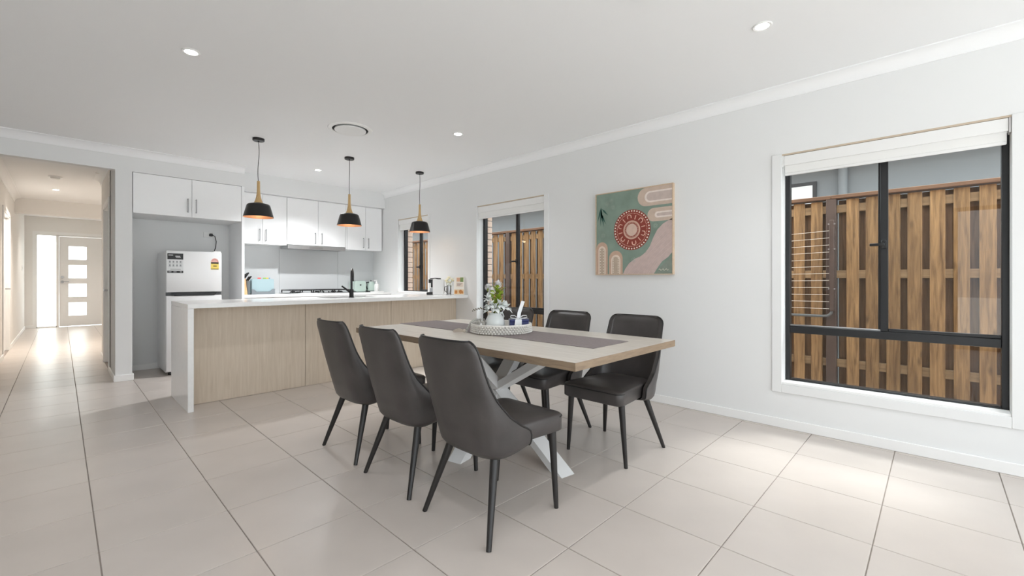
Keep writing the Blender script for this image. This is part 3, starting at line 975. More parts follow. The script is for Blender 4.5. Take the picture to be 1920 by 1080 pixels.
for k in range(5):
    MB().cyl((-0.16 + k * 0.08, -0.236, 0.0125), (-0.16 + k * 0.08, -0.236, 0.035), 0.011, 0.009, n=12).build('knob', M_blacksat, ck)

# ---- things on the back bench
kb = thing('knife_block', 'wooden knife block holding black-handled knives beside the end panel', 'knife block', (1.80, 6.99, ZB), 0.25)
blk = [(-0.035, -0.05, 0), (-0.035, 0.06, 0), (-0.035, 0.075, 0.20), (-0.035, -0.005, 0.235)]
M_blk = wood('knife_block_wood', (190, 150, 104), (216, 180, 134), 5, (16, 16, 1.2), 0.5)
MB().prism([(p[0], p[1], p[2]) for p in blk], (0.05, 0, 0)).build('block', M_blk, kb, smooth=False)
MB().box(0.016, 0.05, -0.045, 0.066, 0.0, 0.19, 0.003).build('steel_side', mat('grey_block_side', (96, 100, 102), 0.5), kb)
KN = ['black-handled knife in the wooden block, front row at left', 'black-handled knife in the wooden block, front row beside the grey side',
      'black-handled knife in the wooden block, back row at left', 'black-handled knife in the wooden block, back row beside the grey side',
      'black-handled knife in the grey side of the block, nearer the room', 'black-handled knife in the grey side of the block, nearer the wall']
for k, (x, y, z, l) in enumerate([(-0.022, -0.005, 0.222, 0.10), (-0.004, 0.0, 0.222, 0.105), (-0.022, 0.035, 0.208, 0.10), (-0.004, 0.035, 0.208, 0.09), (0.03, -0.02, 0.185, 0.09), (0.03, 0.02, 0.185, 0.085)]):
    tilt = Matrix.Translation((x, y, z)) @ Matrix.Rotation(math.radians(24), 4, 'X') @ Matrix.Rotation(math.radians(24), 4, 'Y')
    kn = thing('kitchen_knife', KN[k], 'knife', (0, 0, 0), group='knives in the block')
    kn.matrix_world = Matrix.Translation((1.80, 6.99, ZB)) @ Matrix.Rotation(0.25, 4, 'Z') @ tilt
    MB().box(-0.007, 0.007, -0.011, 0.011, 0.012, l, 0.004).build('handle', M_blacksat, kn)
    MB().box(-0.003, 0.003, -0.009, 0.009, 0.0005, 0.014).build('bolster', M_steel, kn, smooth=False)

M_aqua = mat('aqua_plastic', (158, 180, 185), 0.4)
M_greyp = mat('grey_plastic', (120, 126, 130), 0.5)
cb = thing('chopping_board_set', 'pale aqua chopping board case with coloured tabs on the back bench', 'chopping boards', (2.045, 7.06, ZB), 0.05)
MB().box(-0.155, 0.155, -0.055, 0.055, 0, 0.012, 0.004).build('stand', M_greyp, cb)
MB().prism([(-0.155, -0.058, 0.0), (0.155, -0.058, 0.0), (0.155, -0.058, 0.075), (0.12, -0.058, 0.068), (0.09, -0.058, 0.036), (-0.09, -0.058, 0.036), (-0.12, -0.058, 0.068), (-0.155, -0.058, 0.075)], (0, 0.012, 0)).build('stand_front', M_greyp, cb, smooth=False)
tabs = [((236, 90, 86), -0.05), ((150, 190, 90), 0.03), ((240, 200, 90), 0.07), ((120, 160, 200), 0.1)]
for k in range(4):
    y = -0.04 + k * 0.024
    b = MB()
    o2 = rrect(-0.147, 0.147, 0.0125, 0.222, 0.02)
    b.prism([(p[0], y, p[1]) for p in o2], (0, 0.008, 0))
    b = b.build('board', M_aqua, cb, smooth=False)
    t = tabs[k]
    MB().box(t[1] - 0.022, t[1] + 0.022, y + 0.001, y + 0.007, 0.216, 0.24, 0.002).build('colour_tab', mat('tab_%d' % k, t[0], 0.5), b)

M_mint = mat('mint_enamel', (190, 207, 198), 0.35)
ts = thing('toaster', 'mint green toaster in the kitchen corner behind the tap', 'toaster', (3.535, 7.10, ZB))
o2 = rrect(-0.10, 0.10, 0.008, 0.19, 0.035)
MB().prism([(p[0], -0.10, p[1]) for p in o2], (0, 0.20, 0)).build('body', M_mint, ts)
MB().box(-0.092, 0.092, -0.09, 0.09, 0, 0.008).build('foot_plate', M_blacksat, ts, smooth=False)
MB().box(-0.07, 0.07, -0.04, -0.015, 0.1885, 0.1915).box(-0.07, 0.07, 0.015, 0.04, 0.1885, 0.1915).build('slot', M_dark, ts, smooth=False)
MB().box(-0.012, 0.012, -0.112, -0.1, 0.11, 0.13, 0.003).build('lever', M_blacksat, ts)
kt = thing('kettle', 'mint green electric kettle with dark base next to the mint toaster', 'kettle', (3.768, 7.08, ZB))
MB().lathe([(0, 0.018), (0.078, 0.018), (0.08, 0.03), (0.072, 0.10), (0.058, 0.165), (0.05, 0.175), (0, 0.182)], 28).build('body', M_mint, kt)
MB().lathe([(0, 0.0), (0.082, 0.0), (0.085, 0.012), (0.08, 0.0178), (0, 0.0178)], 28).build('base', M_blacksat, kt)
MB().tube([(-0.05, -0.02, 0.165), (-0.10, -0.03, 0.16), (-0.112, -0.032, 0.11), (-0.095, -0.03, 0.06), (-0.07, -0.02, 0.05)], 0.009, 10).build('handle', M_blacksat, kt)
MB().lathe([(0.008, 0.182), (0.012, 0.195), (0.0, 0.20)], 12).build('lid_knob', M_blacksat, kt)
tr = tag(MB().box(-0.10, 0.10, -0.055, 0.055, 0, 0.014, 0.005).build('soap_tray', M_plastic), 'flat white tray under the soap bottle on the back bench', 'tray')
tr.location = (3.70, 6.74, ZB)
sb = thing('soap_dispenser', 'white patterned pump soap bottle at the kitchen back right', 'soap bottle', (3.69, 6.74, ZB + 0.0142))
M_pat = mat('speckled_ceramic', (222, 222, 220), 0.4, var=(120, 0.10))
MB().lathe([(0, 0), (0.036, 0), (0.039, 0.008), (0.039, 0.105), (0.03, 0.125), (0.014, 0.132), (0.014, 0.14), (0, 0.14)], 24).build('bottle', M_pat, sb)
MB().lathe([(0, 0.1405), (0.016, 0.1405), (0.016, 0.156), (0.006, 0.16), (0.006, 0.178), (0, 0.178)], 16).box(-0.05, 0.012, -0.009, 0.009, 0.176, 0.19, 0.004).build('pump', M_plastic, sb)

# ---- things on the island near the window
cm = thing('coffee_machine', 'white capsule coffee machine with black spout at the island end', 'coffee machine', (3.64, 4.99, ZB), math.radians(-43))
# local +x to the picture's right, facing left
MB().prism([(p[0], -0.06, p[1]) for p in rrect(-0.045, 0.105, 0.004, 0.215, [0.02, 0.012, 0.008, 0.03])], (0, 0.12, 0)).build('body', M_plastic, cm)
MB().lathe([(0, 0), (0.036, 0), (0.036, 0.05), (0, 0.05)], 20, (-0.075, 0, 0.165)).box(-0.105, -0.045, -0.03, 0.03, 0.165, 0.205, 0.006).box(-0.075, -0.045, -0.028, 0.028, 0.10, 0.17, 0.004).build('head', M_blacksat, cm)
MB().box(-0.13, -0.046, -0.055, 0.055, 0, 0.038, 0.004).build('drip_tray', M_blacksat, cm)
MB().box(-0.09, -0.046, -0.03, 0.03, 0.039, 0.095, 0.003).build('chrome_panel', M_chrome, cm)
MB().tube([(-0.09, 0, 0.222), (-0.02, 0, 0.229), (0.03, 0, 0.222), (0.06, 0, 0.222)], [0.006, 0.006, 0.01, 0.009], 10).build('lever', M_blacksat, cm)

kc = thing('milk_frother', 'chrome-handled milk jug between coffee machine and recipe book', 'jug', (3.775, 4.885, ZB), math.radians(-43))
MB().lathe([(0, 0), (0.036, 0), (0.036, 0.01), (0.03, 0.014), (0.034, 0.03), (0.036, 0.075), (0.03, 0.12), (0.032, 0.13), (0.028, 0.13), (0.026, 0.12), (0.0, 0.02)], 22).build('jug', M_steel, kc)
MB().tube([(-0.03, 0, 0.118), (-0.058, 0, 0.11), (-0.06, 0, 0.06), (-0.034, 0, 0.035)], 0.005, 8).build('handle', M_blacksat, kc)
fj = thing('cream_flower_bunch', 'small bunch of cream flowers standing in the milk jug', 'flowers', (3.775, 4.885, ZB + 0.03))
M_cream = mat('cream_petal', (240, 234, 206), 0.7)
for k in range(7):
    a = k * 2.4; rr_ = 0.012 + 0.011 * (k % 3)
    x, y, z = rr_ * math.cos(a) * 1.6, rr_ * math.sin(a) * 1.6, 0.135 + 0.022 * (k % 4)
    MB().tube([(x * 0.25, y * 0.25, 0.0), (x, y, z)], 0.002, 6).build('stem', mat('stem_green', (110, 138, 60), 0.7), fj)
    MB().lathe([(0, 0.0), (0.016, 0.006), (0.024, 0.018), (0.018, 0.028), (0.0, 0.022)], 10, (x, y, z - 0.004)).build('bloom', M_cream, fj)

rb = thing('recipe_book', 'recipe book with food pictures leaning on the wall at the bench end', 'book', (3.805, 4.705, ZB), math.radians(-48))
R_ = Matrix.Rotation(math.radians(-8), 4, 'X') @ Matrix.Diagonal((0.76, 1, 1, 1))
def rbox(name, x0, x1, z0, z1, y0, y1, m, par):
    return MB().box(x0, x1, y0, y1, z0, z1, rot=R_).build(name, m, par, smooth=False)
M_bookw = mat('book_cover', (236, 230, 220), 0.45)
bk_ = rbox('cover', -0.09, 0.09, 0.004, 0.25, 0.0, 0.018, M_bookw, rb)
rbox('top_photo', -0.045, 0.075, 0.185, 0.24, -0.0012, 0.0, mat('print_peach', (214, 170, 140), 0.5), bk_)
rbox('green_herbs', 0.02, 0.078, 0.18, 0.243, -0.002, -0.0012, mat('print_herb', (120, 140, 84), 0.5), bk_)
rbox('title_block', -0.05, 0.075, 0.115, 0.172, -0.0012, 0.0, mat('print_beige', (222, 206, 190), 0.5), bk_)
rbox('bottom_photo', -0.085, 0.088, 0.012, 0.075, -0.0012, 0.0, mat('print_warm', (226, 196, 156), 0.5), bk_)
for k, (x, z, rr_) in enumerate([(-0.05, 0.04, 0.024), (0.03, 0.045, 0.028), (0.062, 0.036, 0.018)]):
    MB().prism([tuple(R_ @ Vector((x + rr_ * math.cos(q * PI / 6), -0.0022, z + rr_ * math.sin(q * PI / 6)))) for q in range(12)], tuple(R_ @ Vector((0, 0.001, 0)))).build('plate_photo', mat('print_orange', (196, 130, 66), 0.5), bk_, smooth=False)
for k in range(3):
    rbox('text_line', -0.035, 0.06 - 0.02 * k, 0.155 - 0.014 * k, 0.161 - 0.014 * k, -0.002, -0.0012, mat('print_text', (150, 132, 130), 0.6), bk_)

# ---- fridge
fr = thing('refrigerator', 'white top-mount refrigerator with new appliance stickers', 'refrigerator', (0, 0, 0))
FX0, FX1, FY0, FY1, FH = 0.868, 1.432, 6.545, 7.20, 1.495
MB().box(FX0, FX1, FY0 + 0.065, FY1, 0.035, FH - 0.008, 0.006).build('cabinet', M_fridge, fr)
ud = MB().box(FX0, FX1, FY0, FY0 + 0.058, 0.995, FH, 0.012, 2).build('freezer_door', M_fridge, fr)
ld = MB().box(FX0, FX1, FY0, FY0 + 0.058, 0.05, 0.955, 0.012, 2).build('fridge_door', M_fridge, fr)
MB().box(FX0 + 0.004, FX1 - 0.004, FY0 + 0.02, FY0 + 0.064, 0.956, 0.994).build('divider', mat('fridge_gap', (80, 82, 85), 0.6), fr, smooth=False)
MB().prism([(FX0 + 0.055, FY0 - 0.002, 0.985), (FX1 - 0.055, FY0 - 0.002, 0.985), (FX1 - 0.08, FY0 - 0.002, 0.952), (FX0 + 0.08, FY0 - 0.002, 0.952)], (0, 0.02, 0)).build('handle_recess', M_blacksat, fr, smooth=False)
MB().box(FX0 + 0.02, FX1 - 0.02, FY0 + 0.01, FY0 + 0.05, 0.994, 0.9975).build('gasket', M_dark, fr, smooth=False)
for x in (FX0 + 0.05, FX1 - 0.05):
    for y in (FY0 + 0.09, FY1 - 0.06):
        MB().cyl((x, y, 0.0), (x, y, 0.036), 0.02, n=12).build('foot', M_blacksat, fr)
MB().box(FX1 - 0.09, FX1 - 0.01, FY0 + 0.01, FY0 + 0.09, FH - 0.004, FH + 0.012, 0.003).build('hinge_cover', M_plastic, fr)
# stickers, laid on the freezer door
ys = FY0 - 0.0006
def sticker(name, x0, x1, z0, z1, rgb, par, lay_=0):
    return MB().box(FX0 + x0, FX0 + x1, ys - 0.0006 * lay_, ys + 0.0006 - 0.0006 * lay_ + 0.0004, z0, z1).build(name, mat('sticker_%d_%d_%d' % rgb, rgb, 0.5), par, smooth=False)
st = sticker('feature_sticker', 0.012, 0.165, 1.225, 1.465, (214, 216, 217), ud)
sticker('header_band', 0.012, 0.165, 1.390, 1.462, (34, 35, 37), st, 1)
sticker('footer_band', 0.012, 0.165, 1.228, 1.254, (34, 35, 37), st, 1)
for (a, b, z0, z1) in [(0.022, 0.066, 1.436, 1.446), (0.088, 0.135, 1.424, 1.434), (0.094, 0.14, 1.412, 1.42)]:
    sticker('header_print', a, b, z0, z1, (190, 190, 190), st, 2)
for (a, b) in [(0.022, 0.05), (0.07, 0.10), (0.132, 0.152)]:
    sticker('footer_print', a, b, 1.236, 1.247, (170, 170, 170), st, 2)
for k in range(4):
    for j in range(2):
        sticker('icon', 0.028 + k * 0.034, 0.044 + k * 0.034, 1.352 - j * 0.042, 1.372 - j * 0.042, (140, 143, 146), st, 1)
        sticker('icon_text', 0.024 + k * 0.034, 0.048 + k * 0.034, 1.343 - j * 0.042, 1.347 - j * 0.042, (150, 152, 154), st, 1)
sticker('fine_print', 0.04, 0.14, 1.268, 1.276, (160, 162, 164), st, 1)
en = sticker('energy_label', 0.445, 0.530, 1.275, 1.368, (240, 214, 108), ud)
arc = [(FX0 + 0.4875 + 0.042 * math.cos(q * PI / 10), ys, 1.368 + 0.05 * math.sin(q * PI / 10)) for q in range(11)]
MB().prism(arc, (0, 0.0009, 0)).build('star_band', mat('sticker_red', (226, 176, 168), 0.5), en, smooth=False)
for k in range(6):
    q = PI * (k + 0.7) / 6.6
    MB().cyl((FX0 + 0.4875 + 0.031 * math.cos(q), ys - 0.0006, 1.368 + 0.037 * math.sin(q)), (FX0 + 0.4875 + 0.031 * math.cos(q), ys, 1.368 + 0.037 * math.sin(q)), 0.004, n=8).build('star', mat('sticker_starred', (190, 60, 50), 0.5), en)
sticker('label_header', 0.447, 0.528, 1.348, 1.368, (40, 36, 34), en, 1)
sticker('label_number', 0.47, 0.508, 1.312, 1.326, (120, 96, 40), en, 1)
sticker('label_footer', 0.447, 0.528, 1.277, 1.286, (110, 96, 44), en, 1)
# outlet + plug + cord
ol = thing('power_outlet', 'white power outlet on the recess wall above the fridge', 'power outlet', (1.425, YB, 1.768))
MB().box(-0.057, 0.057, -0.009, 0.0, -0.036, 0.036, 0.003).build('plate', M_plastic, ol)
MB().box(-0.04, -0.028, -0.012, -0.009, 0.012, 0.024).box(0.028, 0.04, -0.012, -0.009, 0.012, 0.024).build('switch', M_trim, ol, smooth=False)
PCX, PCY, PCZ = 1.45, YB - 0.0125, 1.768
pc = MB().tube([(PCX + a, PCY + b, PCZ + c) for a, b, c in [(0.01, -0.036, 0.0), (0.04, -0.05, -0.02), (0.055, -0.05, -0.09), (0.052, -0.035, -0.17), (0.03, -0.015, -0.26), (0.02, -0.012, -0.40)]], 0.005, 8).build('power_cord', M_blacksat, fr)
pc['label'] = 'black plug and cord above the fridge'
MB().box(PCX - 0.02, PCX + 0.02, PCY - 0.038, PCY, PCZ - 0.02, PCZ + 0.018, 0.006).build('plug', M_blacksat, pc)
# hall switch
sw = thing('light_switch', 'small white light switch near the end of the left hall wall', 'switch', (HXL, 14.3, 1.40))
MB().box(0.0, 0.009, -0.036, 0.036, -0.058, 0.058, 0.003).build('plate', M_plastic, sw)
MB().box(0.009, 0.013, -0.008, 0.008, -0.012, 0.012).build('rocker', M_trim, sw, smooth=False)

# ================================================================== PAINTING
AY0, AY1, AZ0, AZ1 = 1.712, 2.538, 1.196, 2.030
art = thing('painting', 'framed square painting with dotted red circle on sage green ground', 'painting', (XW, AY1, AZ0))
AW, AH = AY1 - AY0, AZ1 - AZ0
M_afr = wood('art_frame_oak', (196, 172, 146), (216, 194, 168), 5, (12, 12, 12), 0.5)
D_ = 0.035
MB().box(-D_, -0.001, -AW, 0, 0, 0.008).box(-D_, -0.001, -AW, 0, AH - 0.008, AH).box(-D_, -0.001, -0.008, 0, 0.008, AH - 0.008).box(-D_, -0.001, -AW, -AW + 0.008, 0.008, AH - 0.008).build('frame', M_afr, art, smooth=False)
cv = MB().box(-D_ + 0.006, -0.003, -AW + 0.0085, -0.0085, 0.0085, AH - 0.0085).build('canvas', mat('sage_paint', (128, 146, 134), 0.8, var=(7, 0.12)), art, smooth=False)
i0, iw, ih = 0.0085, AW - 0.017, AH - 0.017
def P(a, b, L):      # a: 0 left .. 1 right, b: 0 bottom .. 1 top
    return (-D_ + 0.006 - 0.0005 * L, -(i0 + a * iw), i0 + b * ih)
def patch(name, pts, rgb, L, parent=cv):
    pts = [(min(max(a, 0), 1), min(max(b, 0), 1)) for a, b in pts]
    return MB().prism([P(a, b, L) for a, b in pts], (0.0005, 0, 0)).build(name, mat('paint_%d_%d_%d' % rgb, rgb, 0.85, var=(25, 0.06)), parent, smooth=False)
def arch_pts(x0, x1, top, r_=None, n=14):
    c = (x0 + x1) / 2; r = (x1 - x0) / 2
    return [(x0, 0)] + [(c - r * math.cos(PI * k / n), top - r + r * math.sin(PI * k / n)) for k in range(n + 1)] + [(x1, 0)]
ca, cb2 = (196, 170, 152), (222, 208, 196)
# river
riv = [(.38, 0), (.41, .06), (.46, .125), (.53, .175), (.61, .205), (.68, .25), (.73, .32), (.77, .41), (.82, .5), (.89, .565), (1, .62), (1, .24), (.95, .185), (.88, .14), (.83, .075), (.78, 0)]
patch('river', riv, (196, 176, 170), 1)
for k in range(5):
    t0 = 0.15 + 0.17 * k
    line = []
    for q in range(9):
        f = q / 8
        u0 = (.38 + (.78 - .38) * t0, 0); u1 = (1, .62 - (.62 - .24) * t0)
        m_ = (.60 + .22 * t0 + .02, .24 + .02 - .1 * t0)
        x = (1 - f) ** 2 * u0[0] + 2 * f * (1 - f) * m_[0] + f * f * u1[0]
        y = (1 - f) ** 2 * u0[1] + 2 * f * (1 - f) * m_[1] + f * f * u1[1]
        line.append(P(x, y, 2.6))
    MB().tube(line, 0.0012, 5).build('river_line', mat('paint_pale', (212, 196, 190), 0.85), cv)
# arches bottom left
for x0, x1, tp_ in ((.0, .165, .40), (.185, .375, .285)):
    patch('arch', arch_pts(x0, x1, tp_), (196, 166, 146), 1)
    patch('arch_band', arch_pts(x0 + .03, x1 - .03, tp_ - .05), (224, 208, 194), 2)
    patch('arch_core', arch_pts(x0 + .047, x1 - .047, tp_ - .075), (186, 168, 150), 3)
    d = MB()
    for q in range(9):
        for xx in (x0 + .06, x1 - .06):
            d.cyl(P(xx, .02 + q * (tp_ - .12) / 8, 3), P(xx, .02 + q * (tp_ - .12) / 8, 4), 0.005, n=8)
    d.build('arch_dots', mat('paint_cream', (236, 228, 214), 0.85), cv)
# arches on the right, lying on their side
def side_arch(y0, y1, left, n=14):
    c = (y0 + y1) / 2; r = (y1 - y0) / 2
    return [(1, y0)] + [(left + r - r * math.sin(PI * k / n), c - r * math.cos(PI * k / n)) for k in range(n + 1)] + [(1, y1)]
for y0, y1, lf in ((.785, 1.0, .575), (.60, .755, .70)):
    patch('side_arch', side_arch(y0, y1, lf), (200, 180, 164), 1)
    patch('side_arch_band', side_arch(y0 + .04, y1 - .045, lf + .09), (228, 216, 208), 2)
    patch('side_arch_core', side_arch(y0 + .058, y1 - .063, lf + .115), (196, 180, 172), 3)
# corner with signature
patch('corner', [(.80, 0), (.85, .06), (.90, .115), (.955, .155), (1, .19), (1, 0)], (132, 142, 132), 1.5)
MB().tube([P(.84 + .013 * q, .045 + .012 * math.sin(q * 2.1), 3) for q in range(10)], 0.0016, 5).build('signature', mat('paint_cream', (236, 228, 214), 0.85), cv)
# circle
CX, CYA, RR = .497, .525, .243
def disc(name, r, rgb, L, r_in=0):
    n = 56
    return patch(name, [(CX + r * math.cos(2 * PI * k / n), CYA + r * math.sin(2 * PI * k / n)) for k in range(n)], rgb, L)
disc('red_circle', RR, (142, 66, 56), 1)
disc('inner_ring', .112, (206, 168, 150), 2)
disc('inner_gap', .092, (150, 84, 70), 3)
disc('centre', .072, (214, 186, 172), 4)
def dot_ring(name, r, n, s, rgb):
    d = MB()
    for k in range(n):
        a = 2 * PI * k / n
        d.cyl(P(CX + r * math.cos(a), CYA + r * math.sin(a), 2), P(CX + r * math.cos(a), CYA + r * math.sin(a), 3.5), s, n=8)
    o = d.build(name, mat('paint_dot_%d_%d_%d' % rgb, rgb, 0.85), cv)
    o['kind'] = 'stuff'
dot_ring('outer_dots', .225, 40, .0078, (240, 226, 214))
dot_ring('middle_dots', .197, 64, .0042, (226, 180, 160))
dot_ring('centre_dots', .082, 26, .003, (226, 200, 186))
for k in range(12):
    a = 2 * PI * k / 12 + .2
    if k % 2:
        pts = []
        for q in range(9):
            t = -PI / 2 + PI * q / 8
            rr_, tt = .160 + .022 * math.cos(t) , a + .16 * math.sin(t)
            rr_ = rr_ if abs(math.sin(t)) < .99 else .140
            pts.append(P(CX + rr_ * math.cos(tt), CYA + rr_ * math.sin(tt), 3))
        MB().tube(pts, 0.0042, 6).build('u_mark', mat('paint_blush', (220, 176, 158), 0.85), cv)
    else:
        MB().tube([P(CX + .128 * math.cos(a), CYA + .128 * math.sin(a), 3), P(CX + .178 * math.cos(a), CYA + .178 * math.sin(a), 3)], 0.0042, 6).build('bar_mark', mat('paint_blush', (220, 176, 158), 0.85), cv)
# leaves, dark green
for (x0, y0, x1, y1) in [(.07, .84, .02, .66), (.07, .84, .06, .60), (.07, .80, .11, .585), (.08, .82, .17, .73), (.07, .83, .085, .66), (.06, .78, .14, .62)]:
    dx, dy = x1 - x0, y1 - y0
    L_ = math.hypot(dx, dy); nx, ny = -dy / L_, dx / L_
    patch('leaf', [(x0, y0), (x0 + dx * .4 + nx * .012, y0 + dy * .4 + ny * .012), (x1, y1), (x0 + dx * .4 - nx * .012, y0 + dy * .4 - ny * .012)], (56, 92, 84), 2)
# pale blossoms
for (x, y) in [(.16, .87), (.22, .90), (.10, .48), (.80, .55), (.52, .17), (.24, .82)]:
    d = MB()
    for q in range(12):
        a = 2 * PI * q / 12
        d.tube([P(x + .008 * math.cos(a), y + .008 * math.sin(a), 2), P(x + .032 * math.cos(a), y + .032 * math.sin(a), 2)], 0.0011, 4)
    d.build('blossom', mat('paint_mist', (168, 180, 170), 0.85), cv)

# ================================================================== DINING SET
def interp(tab, z):
    for (a, p), (b, q) in zip(tab, tab[1:]):
        if a <= z <= b:
            f = (z - a) / (b - a)
            return p + (q - p) * f
    return tab[0][1] if z < tab[0][0] else tab[-1][1]
def smooth_tab(tab, n=60):
    """Catmull-Rom resample"""
    out = []
    for i in range(len(tab) - 1):
        p0 = tab[max(i - 1, 0)]; p1 = tab[i]; p2 = tab[i + 1]; p3 = tab[min(i + 2, len(tab) - 1)]
        for k in range(8):
            t = k / 8
            def cr(a, b, c, d):
                return 0.5 * (2 * b + (c - a) * t + (2 * a - 5 * b + 4 * c - d) * t * t + (3 * b - a - 3 * c + d) * t ** 3)
            z = p1[0] + (p2[0] - p1[0]) * t
            out.append((z, cr(p0[1], p1[1], p2[1], p3[1])))
    out.append(tab[-1])
    return out
T_edge = smooth_tab([(.335, .012), (.36, .022), (.41, .026), (.45, .018), (.485, -.040), (.535, -.108), (.62, -.182), (.70, -.226), (.80, -.262), (.887, -.292)])
T_rear = smooth_tab([(.335, -.160), (.347, -.188), (.37, -.206), (.45, -.230), (.60, -.266), (.80, -.314), (.887, -.332)])
T_w = smooth_tab([(.335, .196), (.347, .219), (.37, .235), (.42, .241), (.50, .238), (.60, .227), (.75, .215), (.887, .210)])
ZT = .887
def chair_rows():
    zs = [.335, .339, .343, .347, .358, .37, .385, .41, .43, .45, .4675, .485, .51, .535, .56, .59, .62, .66, .70, .74, .78, .815, .84, .855, .866, .874, .880, .884, .8862]
    rows = []
    rc = .052
    for z in zs:
        w = interp(T_w, z)
        if z > ZT - rc:
            w = w - rc + math.sqrt(max(rc * rc - (z - (ZT - rc)) ** 2, 0))
        rows.append((z, interp(T_rear, z), interp(T_edge, z), w))
    return rows
def u_row(z, xr, xe, w, n=24):
    g = xe - xr
    ex = interp([(.335, 3.6), (.42, 3.9), (.55, 3.5), (.70, 2.9), (.887, 2.6)], z)
    low = max(0.0, 1 - (z - .335) / .085)
    pts = []
    for k in range(n + 1):
        a = (-1 + 2 * k / n) * PI / 2
        s = math.sin(a); c = math.cos(a)
        y = w * math.copysign(abs(s) ** (2 / ex), s)
        x = xr + g * (1 - abs(c) ** (2 / ex))
        pts.append((x, y, z + low * .030 * max(0.0, (x - xr) / g - .25) / .75))
    return pts
def make_chair():
    root = empty('dining_chair')
    rows = chair_rows()
    n = 24
    outer = [u_row(z, xr, xe, w) for z, xr, xe, w in rows]
    inner = []
    for z, xr, xe, w in rows:
        th = .034 if z < .86 else .034 * max(.35, (ZT - z) / .027)
        inner.append(u_row(min(z, ZT - .004), xr + th, max(xe - .004, xr + th + .006), max(w - .026, .02)))
    nr = len(rows); m = n + 1
    vs_ = [p for r_ in outer for p in r_] + [p for r_ in inner for p in r_]
    O = lambda i, k: i * m + k
    I = lambda i, k: nr * m + i * m + k
    fs = []
    for i in range(nr - 1):
        for k in range(n):
            fs.append((O(i, k), O(i, k + 1), O(i + 1, k + 1), O(i + 1, k)))
            fs.append((I(i, k), I(i + 1, k), I(i + 1, k + 1), I(i, k + 1)))
        for k in (0, n):
            fs.append((O(i, k), O(i + 1, k), I(i + 1, k), I(i, k)))
    for k in range(n):
        fs.append((O(nr - 1, k), O(nr - 1, k + 1), I(nr - 1, k + 1), I(nr - 1, k)))
    # closed underside
    cidx = len(vs_); vs_.append((-.03, 0, .335))
    for k in range(n):
        fs.append((O(0, k + 1), O(0, k), cidx))
    fs.append((O(0, 0), O(0, n), cidx))
    mb = MB(); mb.add(vs_, fs)
    mb.build('backrest', M_leather, root, angle=50)
    # piping round the rim
    rim = [Vector(outer[i][0]) for i in range(4, nr)]
    rim += [Vector(outer[-1][k]) for k in range(1, n)]
    rim += [Vector(outer[i][n]) for i in range(nr - 1, 3, -1)]
    keep = [rim[0]]
    for p in rim[1:]:
        if (p - keep[-1]).length > .004:
            keep.append(p)
    keep = [(p[0] - .002, p[1], p[2]) for p in keep]
    MB().tube(keep, .0046, 8).build('piping', M_piping, root)
    # seat cushion
    out2 = rrect(-.19, .305, -.222, .222, [.045, .06, .06, .045], 7)
    def taper(x, y):
        f = min(max((.06 - x) / .25, 0), 1)
        return (x, y * (1 - .30 * f * f))
    out2 = [taper(x, y) for x, y in out2]
    cx = .05
    lay_ = [(.382, .985, .97), (.388, 1.0, 1.0), (.452, 1.0, 1.0), (.462, .988, .985), (.467, .965, .955)]
    vs_ = []; fs = []; q = len(out2)
    for z, sx, sy in lay_:
        for (x, y) in out2:
            sag = 0
            vs_.append((cx + (x - cx) * sx, y * sy, z - sag))
    for i in range(len(lay_) - 1):
        for k in range(q):
            fs.append((i * q + k, i * q + (k + 1) % q, (i + 1) * q + (k + 1) % q, (i + 1) * q + k))
    # crowned top
    base = (len(lay_) - 1) * q
    prev = base
    for s_, z in ((.8, .475), (.5, .481), (.2, .483)):
        st_ = len(vs_)
        for (x, y) in out2:
            vs_.append((cx + (x - cx) * .965 * s_, y * .955 * s_, z))
        for k in range(q):
            fs.append((prev + k, prev + (k + 1) % q, st_ + (k + 1) % q, st_ + k))
        prev = st_
    fs.append(tuple(prev + k for k in range(q)))
    fs.append(tuple(range(q - 1, -1, -1)))
    mb = MB(); mb.add(vs_, fs)
    seat = mb.build('seat', M_leather, root, angle=60)
    # seam piping on the seat's front
    sp_ = [(cx + (x - cx) * 1.0, y * 1.0, .4535) for (x, y) in out2 if x > .03]
    sp_ = sorted([p for p in sp_ if p[1] > 0], key=lambda p: (p[0], -p[1])) + sorted([p for p in sp_ if p[1] <= 0], key=lambda p: (-p[0], -p[1]))
    MB().tube(sp_, .0032, 6).build('piping', M_piping, seat)
    for s in (-1, 1):
        MB().cyl((.240, s * .188, .386), (.237, s * .217, 0.0), .0205, .0115, 16).build('leg', M_leg, root)
        MB().cyl((-.125, s * .150, .372), (-.242, s * .234, 0.0), .0215, .0115, 16).build('leg', M_leg, root)
    return root
proto = make_chair()
spots = [(1.500, 1.590, 0.0, 'charcoal leather dining chair nearest the camera, its back towards us'),
         (1.505, 2.207, 0.0, 'charcoal leather dining chair with back towards us, middle one of the near side'),
         (1.512, 2.815, 0.0, 'charcoal leather dining chair with back towards us, closest to the island'),
         (2.632, 1.572, PI, 'charcoal leather dining chair facing us, at the right end by the big window'),
         (2.625, 2.165, PI, 'charcoal leather dining chair facing us, middle one of the far side'),
         (2.625, 2.765, PI, 'charcoal leather dining chair facing us, half hidden behind the flowers and gift box')]
for k, (x, y, a, lb) in enumerate(spots):
    o = proto if k == 0 else copy_tree(proto)
    o.location = (x, y, 0)
    o.rotation_euler = (0, 0, a)
    tag(o, lb, 'chair', 'leather dining chairs around the table')

